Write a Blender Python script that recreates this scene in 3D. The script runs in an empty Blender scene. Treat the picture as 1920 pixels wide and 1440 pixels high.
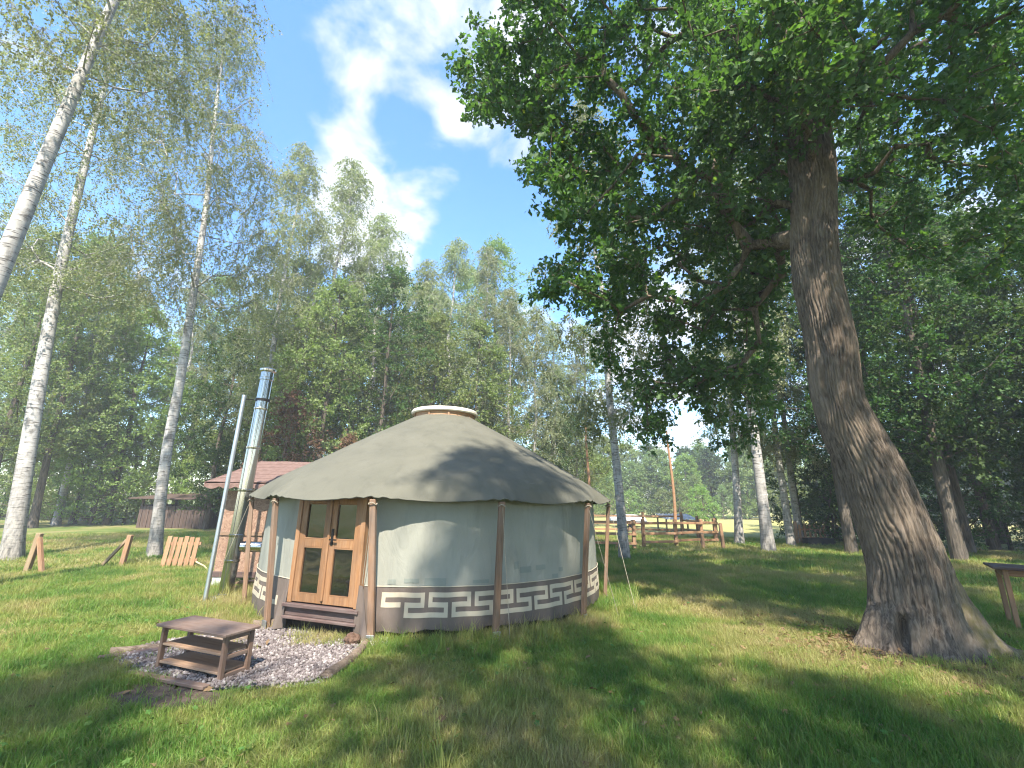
import bpy, bmesh, math, random
import numpy as np
from mathutils import Vector, Matrix

rnd = random.Random(7)
R_ = math.radians
sc = bpy.context.scene
COL = sc.collection

# ------------------------------------------------------------------ camera
F_PX, PITCH, ROLL, EYE = 840.0, R_(14.7), R_(0.95), 1.6
cam_d = bpy.data.cameras.new('camera')
cam_d.sensor_width = 36.0
cam_d.lens = F_PX / 1920.0 * 36.0
cam_d.clip_start = 0.05
cam_d.clip_end = 2000.0
cam = bpy.data.objects.new('camera', cam_d)
COL.objects.link(cam)
_fw = np.array([0, math.cos(PITCH), math.sin(PITCH)])
_up0 = np.array([0, -math.sin(PITCH), math.cos(PITCH)])
_rt0 = np.array([1.0, 0, 0])
_rt = _rt0 * math.cos(ROLL) + _up0 * math.sin(ROLL)
_up = _up0 * math.cos(ROLL) - _rt0 * math.sin(ROLL)
cam.matrix_world = Matrix(((_rt[0], _up[0], -_fw[0], 0), (_rt[1], _up[1], -_fw[1], 0),
                           (_rt[2], _up[2], -_fw[2], EYE), (0, 0, 0, 1)))
sc.camera = cam

# ------------------------------------------------------------------ light
SUN_AZ, SUN_EL = R_(-4.0), R_(54.0)          # direction the light travels to (from +Y towards +X), elevation
EXPOSURE = 1.8
GLARE_VEIL = 0.0024  # density of the volume that stands in for lens glare
sun_d = bpy.data.lights.new('sun', 'SUN')
sun_d.energy = 4.1
sun_d.angle = R_(0.55)
sun_d.color = (1.0, 0.93, 0.82)
sun = bpy.data.objects.new('sun', sun_d)
COL.objects.link(sun)
_ld = Vector((math.sin(SUN_AZ) * math.cos(SUN_EL), math.cos(SUN_AZ) * math.cos(SUN_EL), -math.sin(SUN_EL)))
sun.rotation_euler = _ld.to_track_quat('-Z', 'Y').to_euler()
sun.location = (0, -30, 40)

def ray(x, y):
    return _rt * (x - 960) - _up * (y - 720) + _fw * F_PX
def at(x, y, Y):
    d = ray(x, y)
    return d * (Y / d[1]) + np.array([0, 0, EYE])
def onground(x, y):
    d = ray(x, y)
    t = -EYE / d[2]
    return (d[0] * t, d[1] * t)

world = bpy.data.worlds.new('World')
sc.world = world
world.use_nodes = True
def build_sky():
    nt = world.node_tree
    nt.nodes.clear()
    N, L = nt.nodes.new, nt.links.new
    out = N('ShaderNodeOutputWorld')
    bg = N('ShaderNodeBackground')
    bg.inputs['Strength'].default_value = 0.15
    sky = N('ShaderNodeTexSky')
    sky.sky_type = 'NISHITA'
    sky.sun_disc = False
    sky.sun_elevation = SUN_EL
    sky.sun_rotation = math.pi + SUN_AZ
    sky.air_density = 1.0
    sky.dust_density = 0.6
    sky.ozone_density = 2.0
    tc = N('ShaderNodeTexCoord')
    sep = N('ShaderNodeSeparateXYZ')
    L(tc.outputs['Generated'], sep.inputs[0])
    def math_(op, a, b=None, c=None, clamp=False):
        n = N('ShaderNodeMath')
        n.operation = op
        n.use_clamp = clamp
        for i, v in enumerate((a, b, c)):
            if v is None:
                continue
            if isinstance(v, (int, float)):
                n.inputs[i].default_value = v
            else:
                L(v, n.inputs[i])
        return n.outputs[0]
    zz = math_('MAXIMUM', sep.outputs['Z'], 0.02)
    zz = math_('ADD', zz, 0.25)
    comb = N('ShaderNodeCombineXYZ')
    L(math_('DIVIDE', sep.outputs['X'], zz), comb.inputs[0])
    L(math_('DIVIDE', sep.outputs['Y'], zz), comb.inputs[1])
    n1 = N('ShaderNodeTexNoise')
    n1.inputs['Scale'].default_value = 5.6
    n1.inputs['Detail'].default_value = 9
    n1.inputs['Roughness'].default_value = 0.54
    n1.inputs['Distortion'].default_value = 0.25
    L(comb.outputs[0], n1.inputs['Vector'])
    n2 = N('ShaderNodeTexNoise')
    n2.inputs['Scale'].default_value = 1.1
    n2.inputs['Detail'].default_value = 3
    mp = N('ShaderNodeMapping')
    mp.inputs['Location'].default_value = (3.7, 1.3, 0.0)
    L(comb.outputs[0], mp.inputs[0])
    L(mp.outputs[0], n2.inputs['Vector'])
    field = math_('ADD', math_('MULTIPLY', math_('SUBTRACT', n1.outputs['Fac'], .5), 2.7), math_('MULTIPLY', math_('SUBTRACT', n2.outputs['Fac'], .5), 0.6))
    # the clouds of this afternoon: a few cumulus heaps drift among the general noise
    heaps = [(800, 60, .17, .26), (930, 40, .14, .30), (640, 120, .10, .18), (650, 290, .085, .50), (680, 370, .095, .46), (755, 440, .085, .50), (660, 450, .11, .38),
             (850, 255, .05, .46), (812, 340, .05, .34), (968, 255, .075, .46), (960, 548, .045, .22), (1250, 720, .20, .5), (1180, 620, .12, .4),
             (1780, 520, .2, .4), (1030, 110, .10, .26), (100, 560, .2, .2), (900, 430, .12, -.40), (570, 190, .09, -.25), (990, 430, .12, -.40), (560, 60, .10, -.2), (740, 250, .05, -.25),
             (350, 380, .22, -.25), (250, 150, .2, -.1), (900, 170, .045, -.25)]
    for x, y, s, a in heaps:
        d = ray(x, y)
        d = d / np.linalg.norm(d)
        vd = N('ShaderNodeVectorMath')
        vd.operation = 'DISTANCE'
        L(tc.outputs['Generated'], vd.inputs[0])
        vd.inputs[1].default_value = tuple(d)
        q = math_('DIVIDE', vd.outputs['Value'], s)
        g = math_('MULTIPLY', math_('POWER', 2.718, math_('MULTIPLY', math_('MULTIPLY', q, q), -1.0)), a)
        field = math_('ADD', field, g)
    mr = N('ShaderNodeMapRange')
    mr.interpolation_type = 'SMOOTHSTEP'
    mr.inputs['From Min'].default_value = 0.04
    mr.inputs['From Max'].default_value = 0.72
    L(field, mr.inputs['Value'])
    fac = math_('MULTIPLY', mr.outputs[0], 0.93)
    hs = N('ShaderNodeHueSaturation')
    hs.inputs['Saturation'].default_value = 1.2
    hs.inputs['Value'].default_value = 1.0
    L(sky.outputs[0], hs.inputs['Color'])
    mx = N('ShaderNodeMix')
    mx.data_type = 'RGBA'
    L(fac, mx.inputs[0])
    L(hs.outputs[0], mx.inputs[6])
    n3 = N('ShaderNodeTexNoise')
    n3.inputs['Scale'].default_value = 7.0
    n3.inputs['Detail'].default_value = 6
    L(comb.outputs[0], n3.inputs['Vector'])
    mc = N('ShaderNodeMix')
    mc.data_type = 'RGBA'
    L(n3.outputs['Fac'], mc.inputs[0])
    mc.inputs[6].default_value = (1.75, 1.85, 2.0, 1)
    mc.inputs[7].default_value = (3.0, 3.08, 3.15, 1)
    L(mc.outputs[2], mx.inputs[7])
    L(mx.outputs[2], bg.inputs['Color'])
    L(bg.outputs[0], out.inputs['Surface'])
build_sky()
vs = sc.view_settings
vs.view_transform = 'Standard'
vs.look = 'None'
vs.exposure = EXPOSURE
vs.gamma = 1.0
vs.use_curve_mapping = False
cy = sc.cycles
cy.max_bounces = 7
cy.diffuse_bounces = 3
cy.glossy_bounces = 3
cy.transmission_bounces = 4
cy.transparent_max_bounces = 6
cy.caustics_reflective = False
cy.caustics_refractive = False
cy.use_denoising = True
cy.sample_clamp_indirect = 6.0
cy.filter_width = 1.15
sc.cycles.denoising_prefilter = 'ACCURATE'

# ------------------------------------------------------------------ helpers
def hash2(i, j, seed=0):
    h = (i.astype(np.int64) * 374761393 + j.astype(np.int64) * 668265263 + seed * 974711) & 0xffffffff
    h = ((h ^ (h >> 13)) * 1274126177) & 0xffffffff
    return ((h ^ (h >> 16)) & 0xffff) / 65535.0
def vnoise(x, y, seed=0, px=None):
    x = np.asarray(x, float); y = np.asarray(y, float)
    xi = np.floor(x); yi = np.floor(y)
    fx = x - xi; fy = y - yi
    fx = fx * fx * (3 - 2 * fx); fy = fy * fy * (3 - 2 * fy)
    xi = xi.astype(np.int64); yi = yi.astype(np.int64)
    x1 = xi + 1
    if px:
        xi = xi % px; x1 = x1 % px
    a = hash2(xi, yi, seed); b = hash2(x1, yi, seed)
    c = hash2(xi, yi + 1, seed); d = hash2(x1, yi + 1, seed)
    return (a * (1 - fx) + b * fx) * (1 - fy) + (c * (1 - fx) + d * fx) * fy
def fbm(x, y, seed=0, oct=4):
    s = 0; a = .5
    for o in range(oct):
        s = s + a * vnoise(np.asarray(x) * 2 ** o, np.asarray(y) * 2 ** o, seed + o)
        a *= .5
    return s
def gz(x, y):
    """height of the lawn"""
    x = np.asarray(x, float); y = np.asarray(y, float)
    m = 0.05 * (fbm(x * .35 + 11, y * .35 + 5, 3, 3) - .45)
    m = m + .10 * np.exp(-(((x - 4.5) / 1.4) ** 2 + ((y - 5.4) / 1.2) ** 2))
    m = m - .02 * np.exp(-(((x + 1.31) / 3.4) ** 4 + ((y - 8.7) / 3.4) ** 4))
    return m
def gzf(x, y):
    return float(gz(x, y))

def mesh_np(name, V, F, smooth=False):
    """F: list of (n,k) int arrays"""
    if not isinstance(F, list):
        F = [F]
    V = np.asarray(V, np.float32)
    me = bpy.data.meshes.new(name)
    me.vertices.add(len(V))
    me.vertices.foreach_set('co', V.ravel())
    tot = [np.full(len(f), f.shape[1], np.int32) for f in F]
    tot = np.concatenate(tot)
    idx = np.concatenate([np.asarray(f, np.int32).ravel() for f in F])
    me.loops.add(len(idx))
    me.loops.foreach_set('vertex_index', idx)
    me.polygons.add(len(tot))
    st = np.zeros(len(tot), np.int32)
    st[1:] = np.cumsum(tot)[:-1]
    me.polygons.foreach_set('loop_start', st)
    me.polygons.foreach_set('loop_total', tot)
    me.polygons.foreach_set('use_smooth', np.full(len(tot), bool(smooth)))
    me.update(calc_edges=True)
    return me
def obj(name, me, mat=None, parent=None):
    o = bpy.data.objects.new(name, me)
    COL.objects.link(o)
    if mat is not None and me is not None and len(me.materials) == 0:
        me.materials.append(mat)
    if parent is not None:
        o.parent = parent
    return o
def tag(o, label, cat, group=None):
    o['label'] = label
    o['category'] = cat
    if group:
        o['group'] = group
    return o
def thing(name, label, cat, loc=(0, 0, 0), rz=0, group=None):
    o = obj(name, None)
    o.empty_display_size = .2
    o.location = loc
    o.rotation_euler = (0, 0, rz)
    return tag(o, label, cat, group)
def kind(o, k):
    o['kind'] = k
    return o
_bx = {}
def box_me(name, sx, sy, sz, bev=.004, mat=None, key=None):
    k = (round(sx, 4), round(sy, 4), round(sz, 4), bev, mat.name if mat else '', key)
    if k in _bx:
        return _bx[k]
    bm = bmesh.new()
    bmesh.ops.create_cube(bm, size=1)
    bmesh.ops.scale(bm, vec=(sx, sy, sz), verts=bm.verts)
    if bev:
        bmesh.ops.bevel(bm, geom=bm.edges[:], offset=min(bev, .3 * min(sx, sy, sz)), segments=1, affect='EDGES')
    me = bpy.data.meshes.new(name)
    bm.to_mesh(me)
    bm.free()
    if mat:
        me.materials.append(mat)
    _bx[k] = me
    return me
def box(name, c, s, mat, parent, bev=.004, rot=None):
    """chamfered block at c (parent space); the grain of wood runs along local X"""
    o = obj(name, box_me(name, s[0], s[1], s[2], bev, mat), None, parent)
    o.location = c
    if rot is not None:
        o.rotation_euler = rot
    return o
def plank(name, p0, p1, w, t, mat, parent, up=(0, 0, 1), bev=.004):
    """block from p0 to p1, width w across, thickness t along 'up'"""
    p0 = Vector(p0); p1 = Vector(p1)
    X = (p1 - p0); ln = X.length; X.normalize()
    Z = Vector(up); Z = (Z - X * Z.dot(X))
    if Z.length < 1e-4:
        Z = Vector((1, 0, 0)) - X * X.x
    Z.normalize()
    Y = Z.cross(X)
    o = obj(name, box_me(name, round(ln, 2), w, t, bev, mat), None, parent)
    m = Matrix.Identity(4)
    for i, a in enumerate((X, Y, Z)):
        for r in range(3):
            m[r][i] = a[r]
    m.translation = (p0 + p1) / 2
    o.matrix_local = m
    return o
def tube_np(P, r, seg=8, cap=True):
    P = np.asarray(P, float); r = np.broadcast_to(np.asarray(r, float), (len(P),))
    n = len(P)
    T = np.gradient(P, axis=0)
    T /= np.linalg.norm(T, axis=1)[:, None] + 1e-9
    ref = np.array([1.0, 0, 0]) if abs(T[0, 0]) < .8 else np.array([0, 1.0, 0])
    U = np.zeros((n, 3))
    u = ref
    for i in range(n):
        u = u - T[i] * (u @ T[i])
        u /= np.linalg.norm(u) + 1e-9
        U[i] = u
    W = np.cross(T, U)
    a = np.arange(seg) * 2 * np.pi / seg
    V = P[:, None] + r[:, None, None] * (np.cos(a)[None, :, None] * U[:, None] + np.sin(a)[None, :, None] * W[:, None])
    V = V.reshape(-1, 3)
    i = np.arange(n - 1)[:, None] * seg
    j = np.arange(seg)[None]
    k = (j + 1) % seg
    Fq = np.stack([i + j, i + k, i + seg + k, i + seg + j], -1).reshape(-1, 4)
    return V, Fq
def join_np(parts):
    Vs, Fs, off = [], [], 0
    for V, Fq in parts:
        Vs.append(V); Fs.append(Fq + off); off += len(V)
    return np.concatenate(Vs), np.concatenate(Fs)
def sharp(me, a=38):
    me.set_sharp_from_angle(angle=R_(a))
    return me
def tube_me(name, P, r, seg=10, smooth=True):
    V, Fq = tube_np(P, r, seg)
    n = len(P)
    caps = np.array([np.arange(seg)[::-1], np.arange(seg) + (n - 1) * seg])
    return sharp(mesh_np(name, V, [Fq, caps], smooth))
def lathe_me(name, prof, seg=48, smooth=True):
    prof = np.asarray(prof, float)
    a = np.arange(seg) * 2 * np.pi / seg
    V = np.stack([prof[:, 0][:, None] * np.cos(a), prof[:, 0][:, None] * np.sin(a), np.repeat(prof[:, 1][:, None], seg, 1)], -1).reshape(-1, 3)
    i = np.arange(len(prof) - 1)[:, None] * seg
    j = np.arange(seg)[None]
    k = (j + 1) % seg
    Fq = np.stack([i + j, i + k, i + seg + k, i + seg + j], -1).reshape(-1, 4)
    return sharp(mesh_np(name, V, Fq, smooth), 14)

# ------------------------------------------------------------------ materials
def new_mat(name):
    m = bpy.data.materials.new(name)
    m.use_nodes = True
    nt = m.node_tree
    b = nt.nodes['Principled BSDF']
    return m, nt, b
def ramp(nt, fac, stops):
    r = nt.nodes.new('ShaderNodeValToRGB')
    el = r.color_ramp.elements
    while len(el) < len(stops):
        el.new(.5)
    for e, (p, c) in zip(el, stops):
        e.position = p
        e.color = (c[0], c[1], c[2], 1)
    nt.links.new(fac, r.inputs[0])
    return r.outputs[0]
def coords(nt, scale=(1, 1, 1), src='Object', loc=(0, 0, 0)):
    if src == 'World':
        g = nt.nodes.new('ShaderNodeNewGeometry'); s = g.outputs['Position']
    else:
        t = nt.nodes.new('ShaderNodeTexCoord'); s = t.outputs[src]
    m = nt.nodes.new('ShaderNodeMapping')
    m.inputs['Scale'].default_value = scale
    m.inputs['Location'].default_value = loc
    nt.links.new(s, m.inputs[0])
    return m.outputs[0]
def noise(nt, vec, scale, detail=5, rough=.55, dist=0):
    n = nt.nodes.new('ShaderNodeTexNoise')
    n.inputs['Scale'].default_value = scale
    n.inputs['Detail'].default_value = detail
    n.inputs['Roughness'].default_value = rough
    n.inputs['Distortion'].default_value = dist
    nt.links.new(vec, n.inputs['Vector'])
    return n.outputs['Fac']
def mixc(nt, fac, a, b, mode='MIX'):
    m = nt.nodes.new('ShaderNodeMix')
    m.data_type = 'RGBA'
    m.blend_type = mode
    for v, i in ((fac, 0), (a, 6), (b, 7)):
        if isinstance(v, (int, float)):
            m.inputs[i].default_value = v
        elif isinstance(v, tuple):
            m.inputs[i].default_value = (v[0], v[1], v[2], 1)
        else:
            nt.links.new(v, m.inputs[i])
    return m.outputs[2]
def mth(nt, op, a, b=None, clamp=False):
    n = nt.nodes.new('ShaderNodeMath')
    n.operation = op
    n.use_clamp = clamp
    for i, v in enumerate((a, b)):
        if v is None:
            continue
        if isinstance(v, (int, float)):
            n.inputs[i].default_value = v
        else:
            nt.links.new(v, n.inputs[i])
    return n.outputs[0]
def bump(nt, b, h, dist=.01, strength=1.0):
    n = nt.nodes.new('ShaderNodeBump')
    n.inputs['Distance'].default_value = dist
    n.inputs['Strength'].default_value = strength
    nt.links.new(h, n.inputs['Height'])
    nt.links.new(n.outputs[0], b.inputs['Normal'])
def simple(name, cols, scale=(1, 1, 1), ns=4.0, rough=.8, bd=.0, src='Object', metal=0, spec=.3, detail=6, fine=None):
    """colour wanders between cols by noise; optional bump"""
    m, nt, b = new_mat(name)
    v = coords(nt, scale, src)
    f = noise(nt, v, ns, detail, .6)
    n = len(cols)
    c = ramp(nt, f, [(.3 + .4 * i / max(1, n - 1), cols[i]) for i in range(n)]) if n > 1 else None
    if c is None:
        b.inputs['Base Color'].default_value = (*cols[0], 1)
    else:
        nt.links.new(c, b.inputs['Base Color'])
    b.inputs['Roughness'].default_value = rough
    b.inputs['Metallic'].default_value = metal
    b.inputs['Specular IOR Level'].default_value = spec
    if bd:
        h = noise(nt, v, fine or ns * 4, 5, .6)
        bump(nt, b, h, bd)
    return m
def wood(name, c_dark, c_mid, c_light, grey=None, grey_amt=.0, rough=.75, vert=False):
    m, nt, b = new_mat(name)
    inf = nt.nodes.new('ShaderNodeObjectInfo')
    v = coords(nt, (22, 22, 1.6) if vert else (1.6, 22, 22))
    off = nt.nodes.new('ShaderNodeVectorMath'); off.operation = 'ADD'
    cmb = nt.nodes.new('ShaderNodeCombineXYZ')
    for i in range(3):
        nt.links.new(mth(nt, 'MULTIPLY', inf.outputs['Random'], 37.0 + 11 * i), cmb.inputs[i])
    nt.links.new(v, off.inputs[0]); nt.links.new(cmb.outputs[0], off.inputs[1])
    f = noise(nt, off.outputs[0], 1.6, 7, .62, .6)
    c = ramp(nt, f, [(.28, c_dark), (.5, c_mid), (.72, c_light)])
    v2 = coords(nt, (4, 4, 1.2) if vert else (1.2, 4, 4))
    f2 = noise(nt, v2, 2.2, 4, .6)
    if grey:
        c = mixc(nt, mth(nt, 'MULTIPLY', ramp(nt, f2, [(.35, (0, 0, 0)), (.65, (1, 1, 1))]), grey_amt), c, grey)
    tone = mth(nt, 'ADD', mth(nt, 'MULTIPLY', inf.outputs['Random'], .3), .85)
    hs = nt.nodes.new('ShaderNodeHueSaturation')
    nt.links.new(tone, hs.inputs['Value'])
    nt.links.new(c, hs.inputs['Color'])
    nt.links.new(hs.outputs[0], b.inputs['Base Color'])
    b.inputs['Roughness'].default_value = rough
    b.inputs['Specular IOR Level'].default_value = .25
    bump(nt, b, f, .0025)
    return m
def leaf_mat(name, c_dark, c_mid, c_light, transl=.35, rough=.5, spec=.35, wild=None):
    m, nt, b = new_mat(name)
    g = nt.nodes.new('ShaderNodeNewGeometry')
    c = ramp(nt, g.outputs['Random Per Island'], [(.0, c_dark), (.55, c_mid), (.97, c_light)] + ([(1.0, wild)] if wild else []))
    inf = nt.nodes.new('ShaderNodeObjectInfo')
    hs = nt.nodes.new('ShaderNodeHueSaturation')
    nt.links.new(mth(nt, 'ADD', mth(nt, 'MULTIPLY', inf.outputs['Random'], .05), .475), hs.inputs['Hue'])
    nt.links.new(mth(nt, 'ADD', mth(nt, 'MULTIPLY', inf.outputs['Random'], .35), .82), hs.inputs['Value'])
    # whole boughs differ a little too
    v = coords(nt, (1, 1, 1), 'Object')
    f = noise(nt, v, .55, 2, .5)
    c = mixc(nt, mth(nt, 'MULTIPLY', f, .5), c, c_light)
    nt.links.new(c, hs.inputs['Color'])
    nt.links.new(hs.outputs[0], b.inputs['Base Color'])
    b.inputs['Roughness'].default_value = rough
    b.inputs['Specular IOR Level'].default_value = spec
    t = nt.nodes.new('ShaderNodeBsdfTranslucent')
    tcol = mixc(nt, 1.0, hs.outputs[0], (1.25, 1.45, .55), 'MULTIPLY')
    nt.links.new(tcol, t.inputs['Color'])
    mx = nt.nodes.new('ShaderNodeMixShader')
    mx.inputs[0].default_value = transl
    nt.links.new(b.outputs[0], mx.inputs[1])
    nt.links.new(t.outputs[0], mx.inputs[2])
    nt.links.new(mx.outputs[0], nt.nodes['Material Output'].inputs['Surface'])
    return m
def grass_mat(name, ground=False):
    m, nt, b = new_mat(name)
    v = coords(nt, (1, 1, 1), 'World')
    f1 = noise(nt, v, .42, 4, .55, .3)
    f2 = noise(nt, v, 1.7, 4, .6)
    f = mth(nt, 'ADD', mth(nt, 'MULTIPLY', f1, .65), mth(nt, 'MULTIPLY', f2, .35))
    lush, mid, dry, straw = (.105, .20, .038), (.175, .265, .056), (.30, .31, .10), (.40, .34, .165)
    c = ramp(nt, f, [(.40, lush), (.46, mid), (.515, dry), (.585, straw)])
    # a far meadow is mown and pale
    sx = nt.nodes.new('ShaderNodeSeparateXYZ'); nt.links.new(v, sx.inputs[0])
    far = nt.nodes.new('ShaderNodeMapRange')
    far.inputs['From Min'].default_value = 21; far.inputs['From Max'].default_value = 27
    nt.links.new(sx.outputs['Y'], far.inputs['Value'])
    right = nt.nodes.new('ShaderNodeMapRange')
    right.inputs['From Min'].default_value = -4; right.inputs['From Max'].default_value = 3
    nt.links.new(sx.outputs['X'], right.inputs['Value'])
    fm = mth(nt, 'MULTIPLY', far.outputs[0], right.outputs[0])
    c = mixc(nt, mth(nt, 'MULTIPLY', fm, .85), c, (.33, .31, .11))
    if ground:
        # soil between the stalks, worn patches near the oak foot
        soil = ramp(nt, noise(nt, v, 14, 5, .65), [(.3, (.05, .038, .022)), (.7, (.12, .095, .05))])
        c = mixc(nt, .35, mixc(nt, .3, c, (.07, .10, .025)), soil)
        c = mixc(nt, fm, c, mixc(nt, noise(nt, v, .25, 4), (.27, .27, .09), (.36, .32, .13)))
        bump(nt, b, noise(nt, v, 30, 5, .7), .03)
        b.inputs['Roughness'].default_value = .95
        b.inputs['Specular IOR Level'].default_value = .1
        nt.links.new(c, b.inputs['Base Color'])
        return m
    g = nt.nodes.new('ShaderNodeNewGeometry')
    inf = nt.nodes.new('ShaderNodeObjectInfo')
    hs = nt.nodes.new('ShaderNodeHueSaturation')
    nt.links.new(mth(nt, 'ADD', mth(nt, 'MULTIPLY', g.outputs['Random Per Island'], .5), .75), hs.inputs['Value'])
    nt.links.new(mth(nt, 'ADD', mth(nt, 'MULTIPLY', inf.outputs['Random'], .04), .48), hs.inputs['Hue'])
    nt.links.new(c, hs.inputs['Color'])
    # some dead stalks
    dead = mth(nt, 'GREATER_THAN', g.outputs['Random Per Island'], .9)
    c2 = mixc(nt, mth(nt, 'MULTIPLY', dead, .7), hs.outputs[0], (.27, .22, .11))
    nt.links.new(c2, b.inputs['Base Color'])
    b.inputs['Roughness'].default_value = .55
    b.inputs['Specular IOR Level'].default_value = .25
    t = nt.nodes.new('ShaderNodeBsdfTranslucent')
    nt.links.new(mixc(nt, 1.0, c2, (1.2, 1.35, .6), 'MULTIPLY'), t.inputs['Color'])
    mx = nt.nodes.new('ShaderNodeMixShader')
    mx.inputs[0].default_value = .42
    nt.links.new(b.outputs[0], mx.inputs[1])
    nt.links.new(t.outputs[0], mx.inputs[2])
    nt.links.new(mx.outputs[0], nt.nodes['Material Output'].inputs['Surface'])
    return m
def canvas(name, ca, cb, stain, bd=.004):
    m, nt, b = new_mat(name)
    v = coords(nt)
    f = noise(nt, v, 1.4, 5, .6)
    c = ramp(nt, f, [(.3, ca), (.7, cb)])
    f2 = noise(nt, coords(nt, (2.2, 2.2, .55)), 2.3, 6, .65, .4)
    c = mixc(nt, mth(nt, 'MULTIPLY', ramp(nt, f2, [(.52, (0, 0, 0)), (.72, (1, 1, 1))]), .4), c, stain)
    weave = noise(nt, v, 240, 2, .5)
    c = mixc(nt, mth(nt, 'MULTIPLY', weave, .18), c, stain)
    nt.links.new(c, b.inputs['Base Color'])
    b.inputs['Roughness'].default_value = .8
    b.inputs['Specular IOR Level'].default_value = .25
    h = mth(nt, 'ADD', noise(nt, coords(nt, (3, 3, 1.2)), 1.3, 4, .5, 1.0), mth(nt, 'MULTIPLY', weave, .06))
    bump(nt, b, h, bd * 4)
    return m
def bark_birch(name):
    m, nt, b = new_mat(name)
    v = coords(nt)
    tone = noise(nt, coords(nt, (2.2, 2.2, 5)), 1.3, 5, .6)
    c = ramp(nt, tone, [(.3, (.30, .285, .265)), (.5, (.42, .40, .375)), (.7, (.52, .50, .465))])
    dash = noise(nt, coords(nt, (5, 5, 42)), 1.0, 3, .5, .2)
    c = mixc(nt, ramp(nt, dash, [(.57, (0, 0, 0)), (.64, (.9, .9, .9))]), c, (.055, .048, .042))
    ring = noise(nt, coords(nt, (1.2, 1.2, 15)), 1.2, 4, .6, .3)
    c = mixc(nt, ramp(nt, ring, [(.56, (0, 0, 0)), (.72, (.6, .6, .6))]), c, (.16, .15, .135))
    len_ = dash
    patch = noise(nt, coords(nt, (2.5, 2.5, 1.3)), 1.4, 5, .65)
    c = mixc(nt, ramp(nt, patch, [(.54, (0, 0, 0)), (.66, (.8, .8, .8))]), c, (.10, .092, .08))
    sx = nt.nodes.new('ShaderNodeSeparateXYZ'); nt.links.new(v, sx.inputs[0])
    low = nt.nodes.new('ShaderNodeMapRange')
    low.inputs['From Min'].default_value = 3.0; low.inputs['From Max'].default_value = .0
    nt.links.new(sx.outputs['Z'], low.inputs['Value'])
    rough = ramp(nt, noise(nt, coords(nt, (9, 9, 2.5)), 2.0, 5, .6), [(.35, (.05, .045, .04)), (.6, (.30, .27, .23))])
    c = mixc(nt, mth(nt, 'MULTIPLY', low.outputs[0], .85), c, rough)
    nt.links.new(c, b.inputs['Base Color'])
    b.inputs['Roughness'].default_value = .8
    bump(nt, b, len_, .008)
    return m
def bark(name, ca, cb, cc, sx=(9, 9, 1.3), bd=.03, moss=None):
    m, nt, b = new_mat(name)
    v = coords(nt, sx)
    f = noise(nt, v, 2.0, 6, .6, .8)
    c = ramp(nt, f, [(.34, ca), (.5, cb), (.68, cc)])
    big = noise(nt, coords(nt, (1, 1, .6)), 2.2, 4, .6)
    c = mixc(nt, mth(nt, 'MULTIPLY', ramp(nt, big, [(.45, (0, 0, 0)), (.7, (1, 1, 1))]), .55), c, (cc[0] * 1.2, cc[1] * 1.15, cc[2] * 1.05))
    if moss:
        geo = nt.nodes.new('ShaderNodeNewGeometry')
        s = nt.nodes.new('ShaderNodeSeparateXYZ'); nt.links.new(geo.outputs['Position'], s.inputs[0])
        lo = nt.nodes.new('ShaderNodeMapRange')
        lo.inputs['From Min'].default_value = 1.5; lo.inputs['From Max'].default_value = .1
        nt.links.new(s.outputs['Z'], lo.inputs['Value'])
        rt = nt.nodes.new('ShaderNodeMapRange')
        rt.inputs['From Min'].default_value = 4.75; rt.inputs['From Max'].default_value = 5.15
        nt.links.new(s.outputs['X'], rt.inputs['Value'])
        mo = mth(nt, 'MULTIPLY', mth(nt, 'MULTIPLY', lo.outputs[0], rt.outputs[0]), mth(nt, 'MULTIPLY', ramp(nt, noise(nt, coords(nt), 7, 5, .65), [(.35, (0, 0, 0)), (.6, (1, 1, 1))]), .9))
        c = mixc(nt, mo, c, moss)
    nt.links.new(c, b.inputs['Base Color'])
    b.inputs['Roughness'].default_value = .9
    b.inputs['Specular IOR Level'].default_value = .15
    bump(nt, b, f, bd)
    return m
def osb(name):
    m, nt, b = new_mat(name)
    vo = nt.nodes.new('ShaderNodeTexVoronoi')
    vo.inputs['Scale'].default_value = 34
    mp = coords(nt, (1, 1, 1.0))
    nz = nt.nodes.new('ShaderNodeTexNoise'); nz.inputs['Scale'].default_value = 6
    nt.links.new(mp, nz.inputs['Vector'])
    ad = nt.nodes.new('ShaderNodeVectorMath'); ad.operation = 'MULTIPLY_ADD'
    nt.links.new(nz.outputs['Color'], ad.inputs[0]); ad.inputs[1].default_value = (.25, .25, .25); nt.links.new(mp, ad.inputs[2])
    nt.links.new(ad.outputs[0], vo.inputs['Vector'])
    sp = nt.nodes.new('ShaderNodeSeparateColor'); nt.links.new(vo.outputs['Color'], sp.inputs[0])
    c = ramp(nt, sp.outputs[0], [(.0, (.20, .115, .075)), (.5, (.26, .155, .105)), (1, (.33, .215, .15))])
    nt.links.new(c, b.inputs['Base Color'])
    b.inputs['Roughness'].default_value = .7
    bump(nt, b, sp.outputs[0], .004)
    return m

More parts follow.
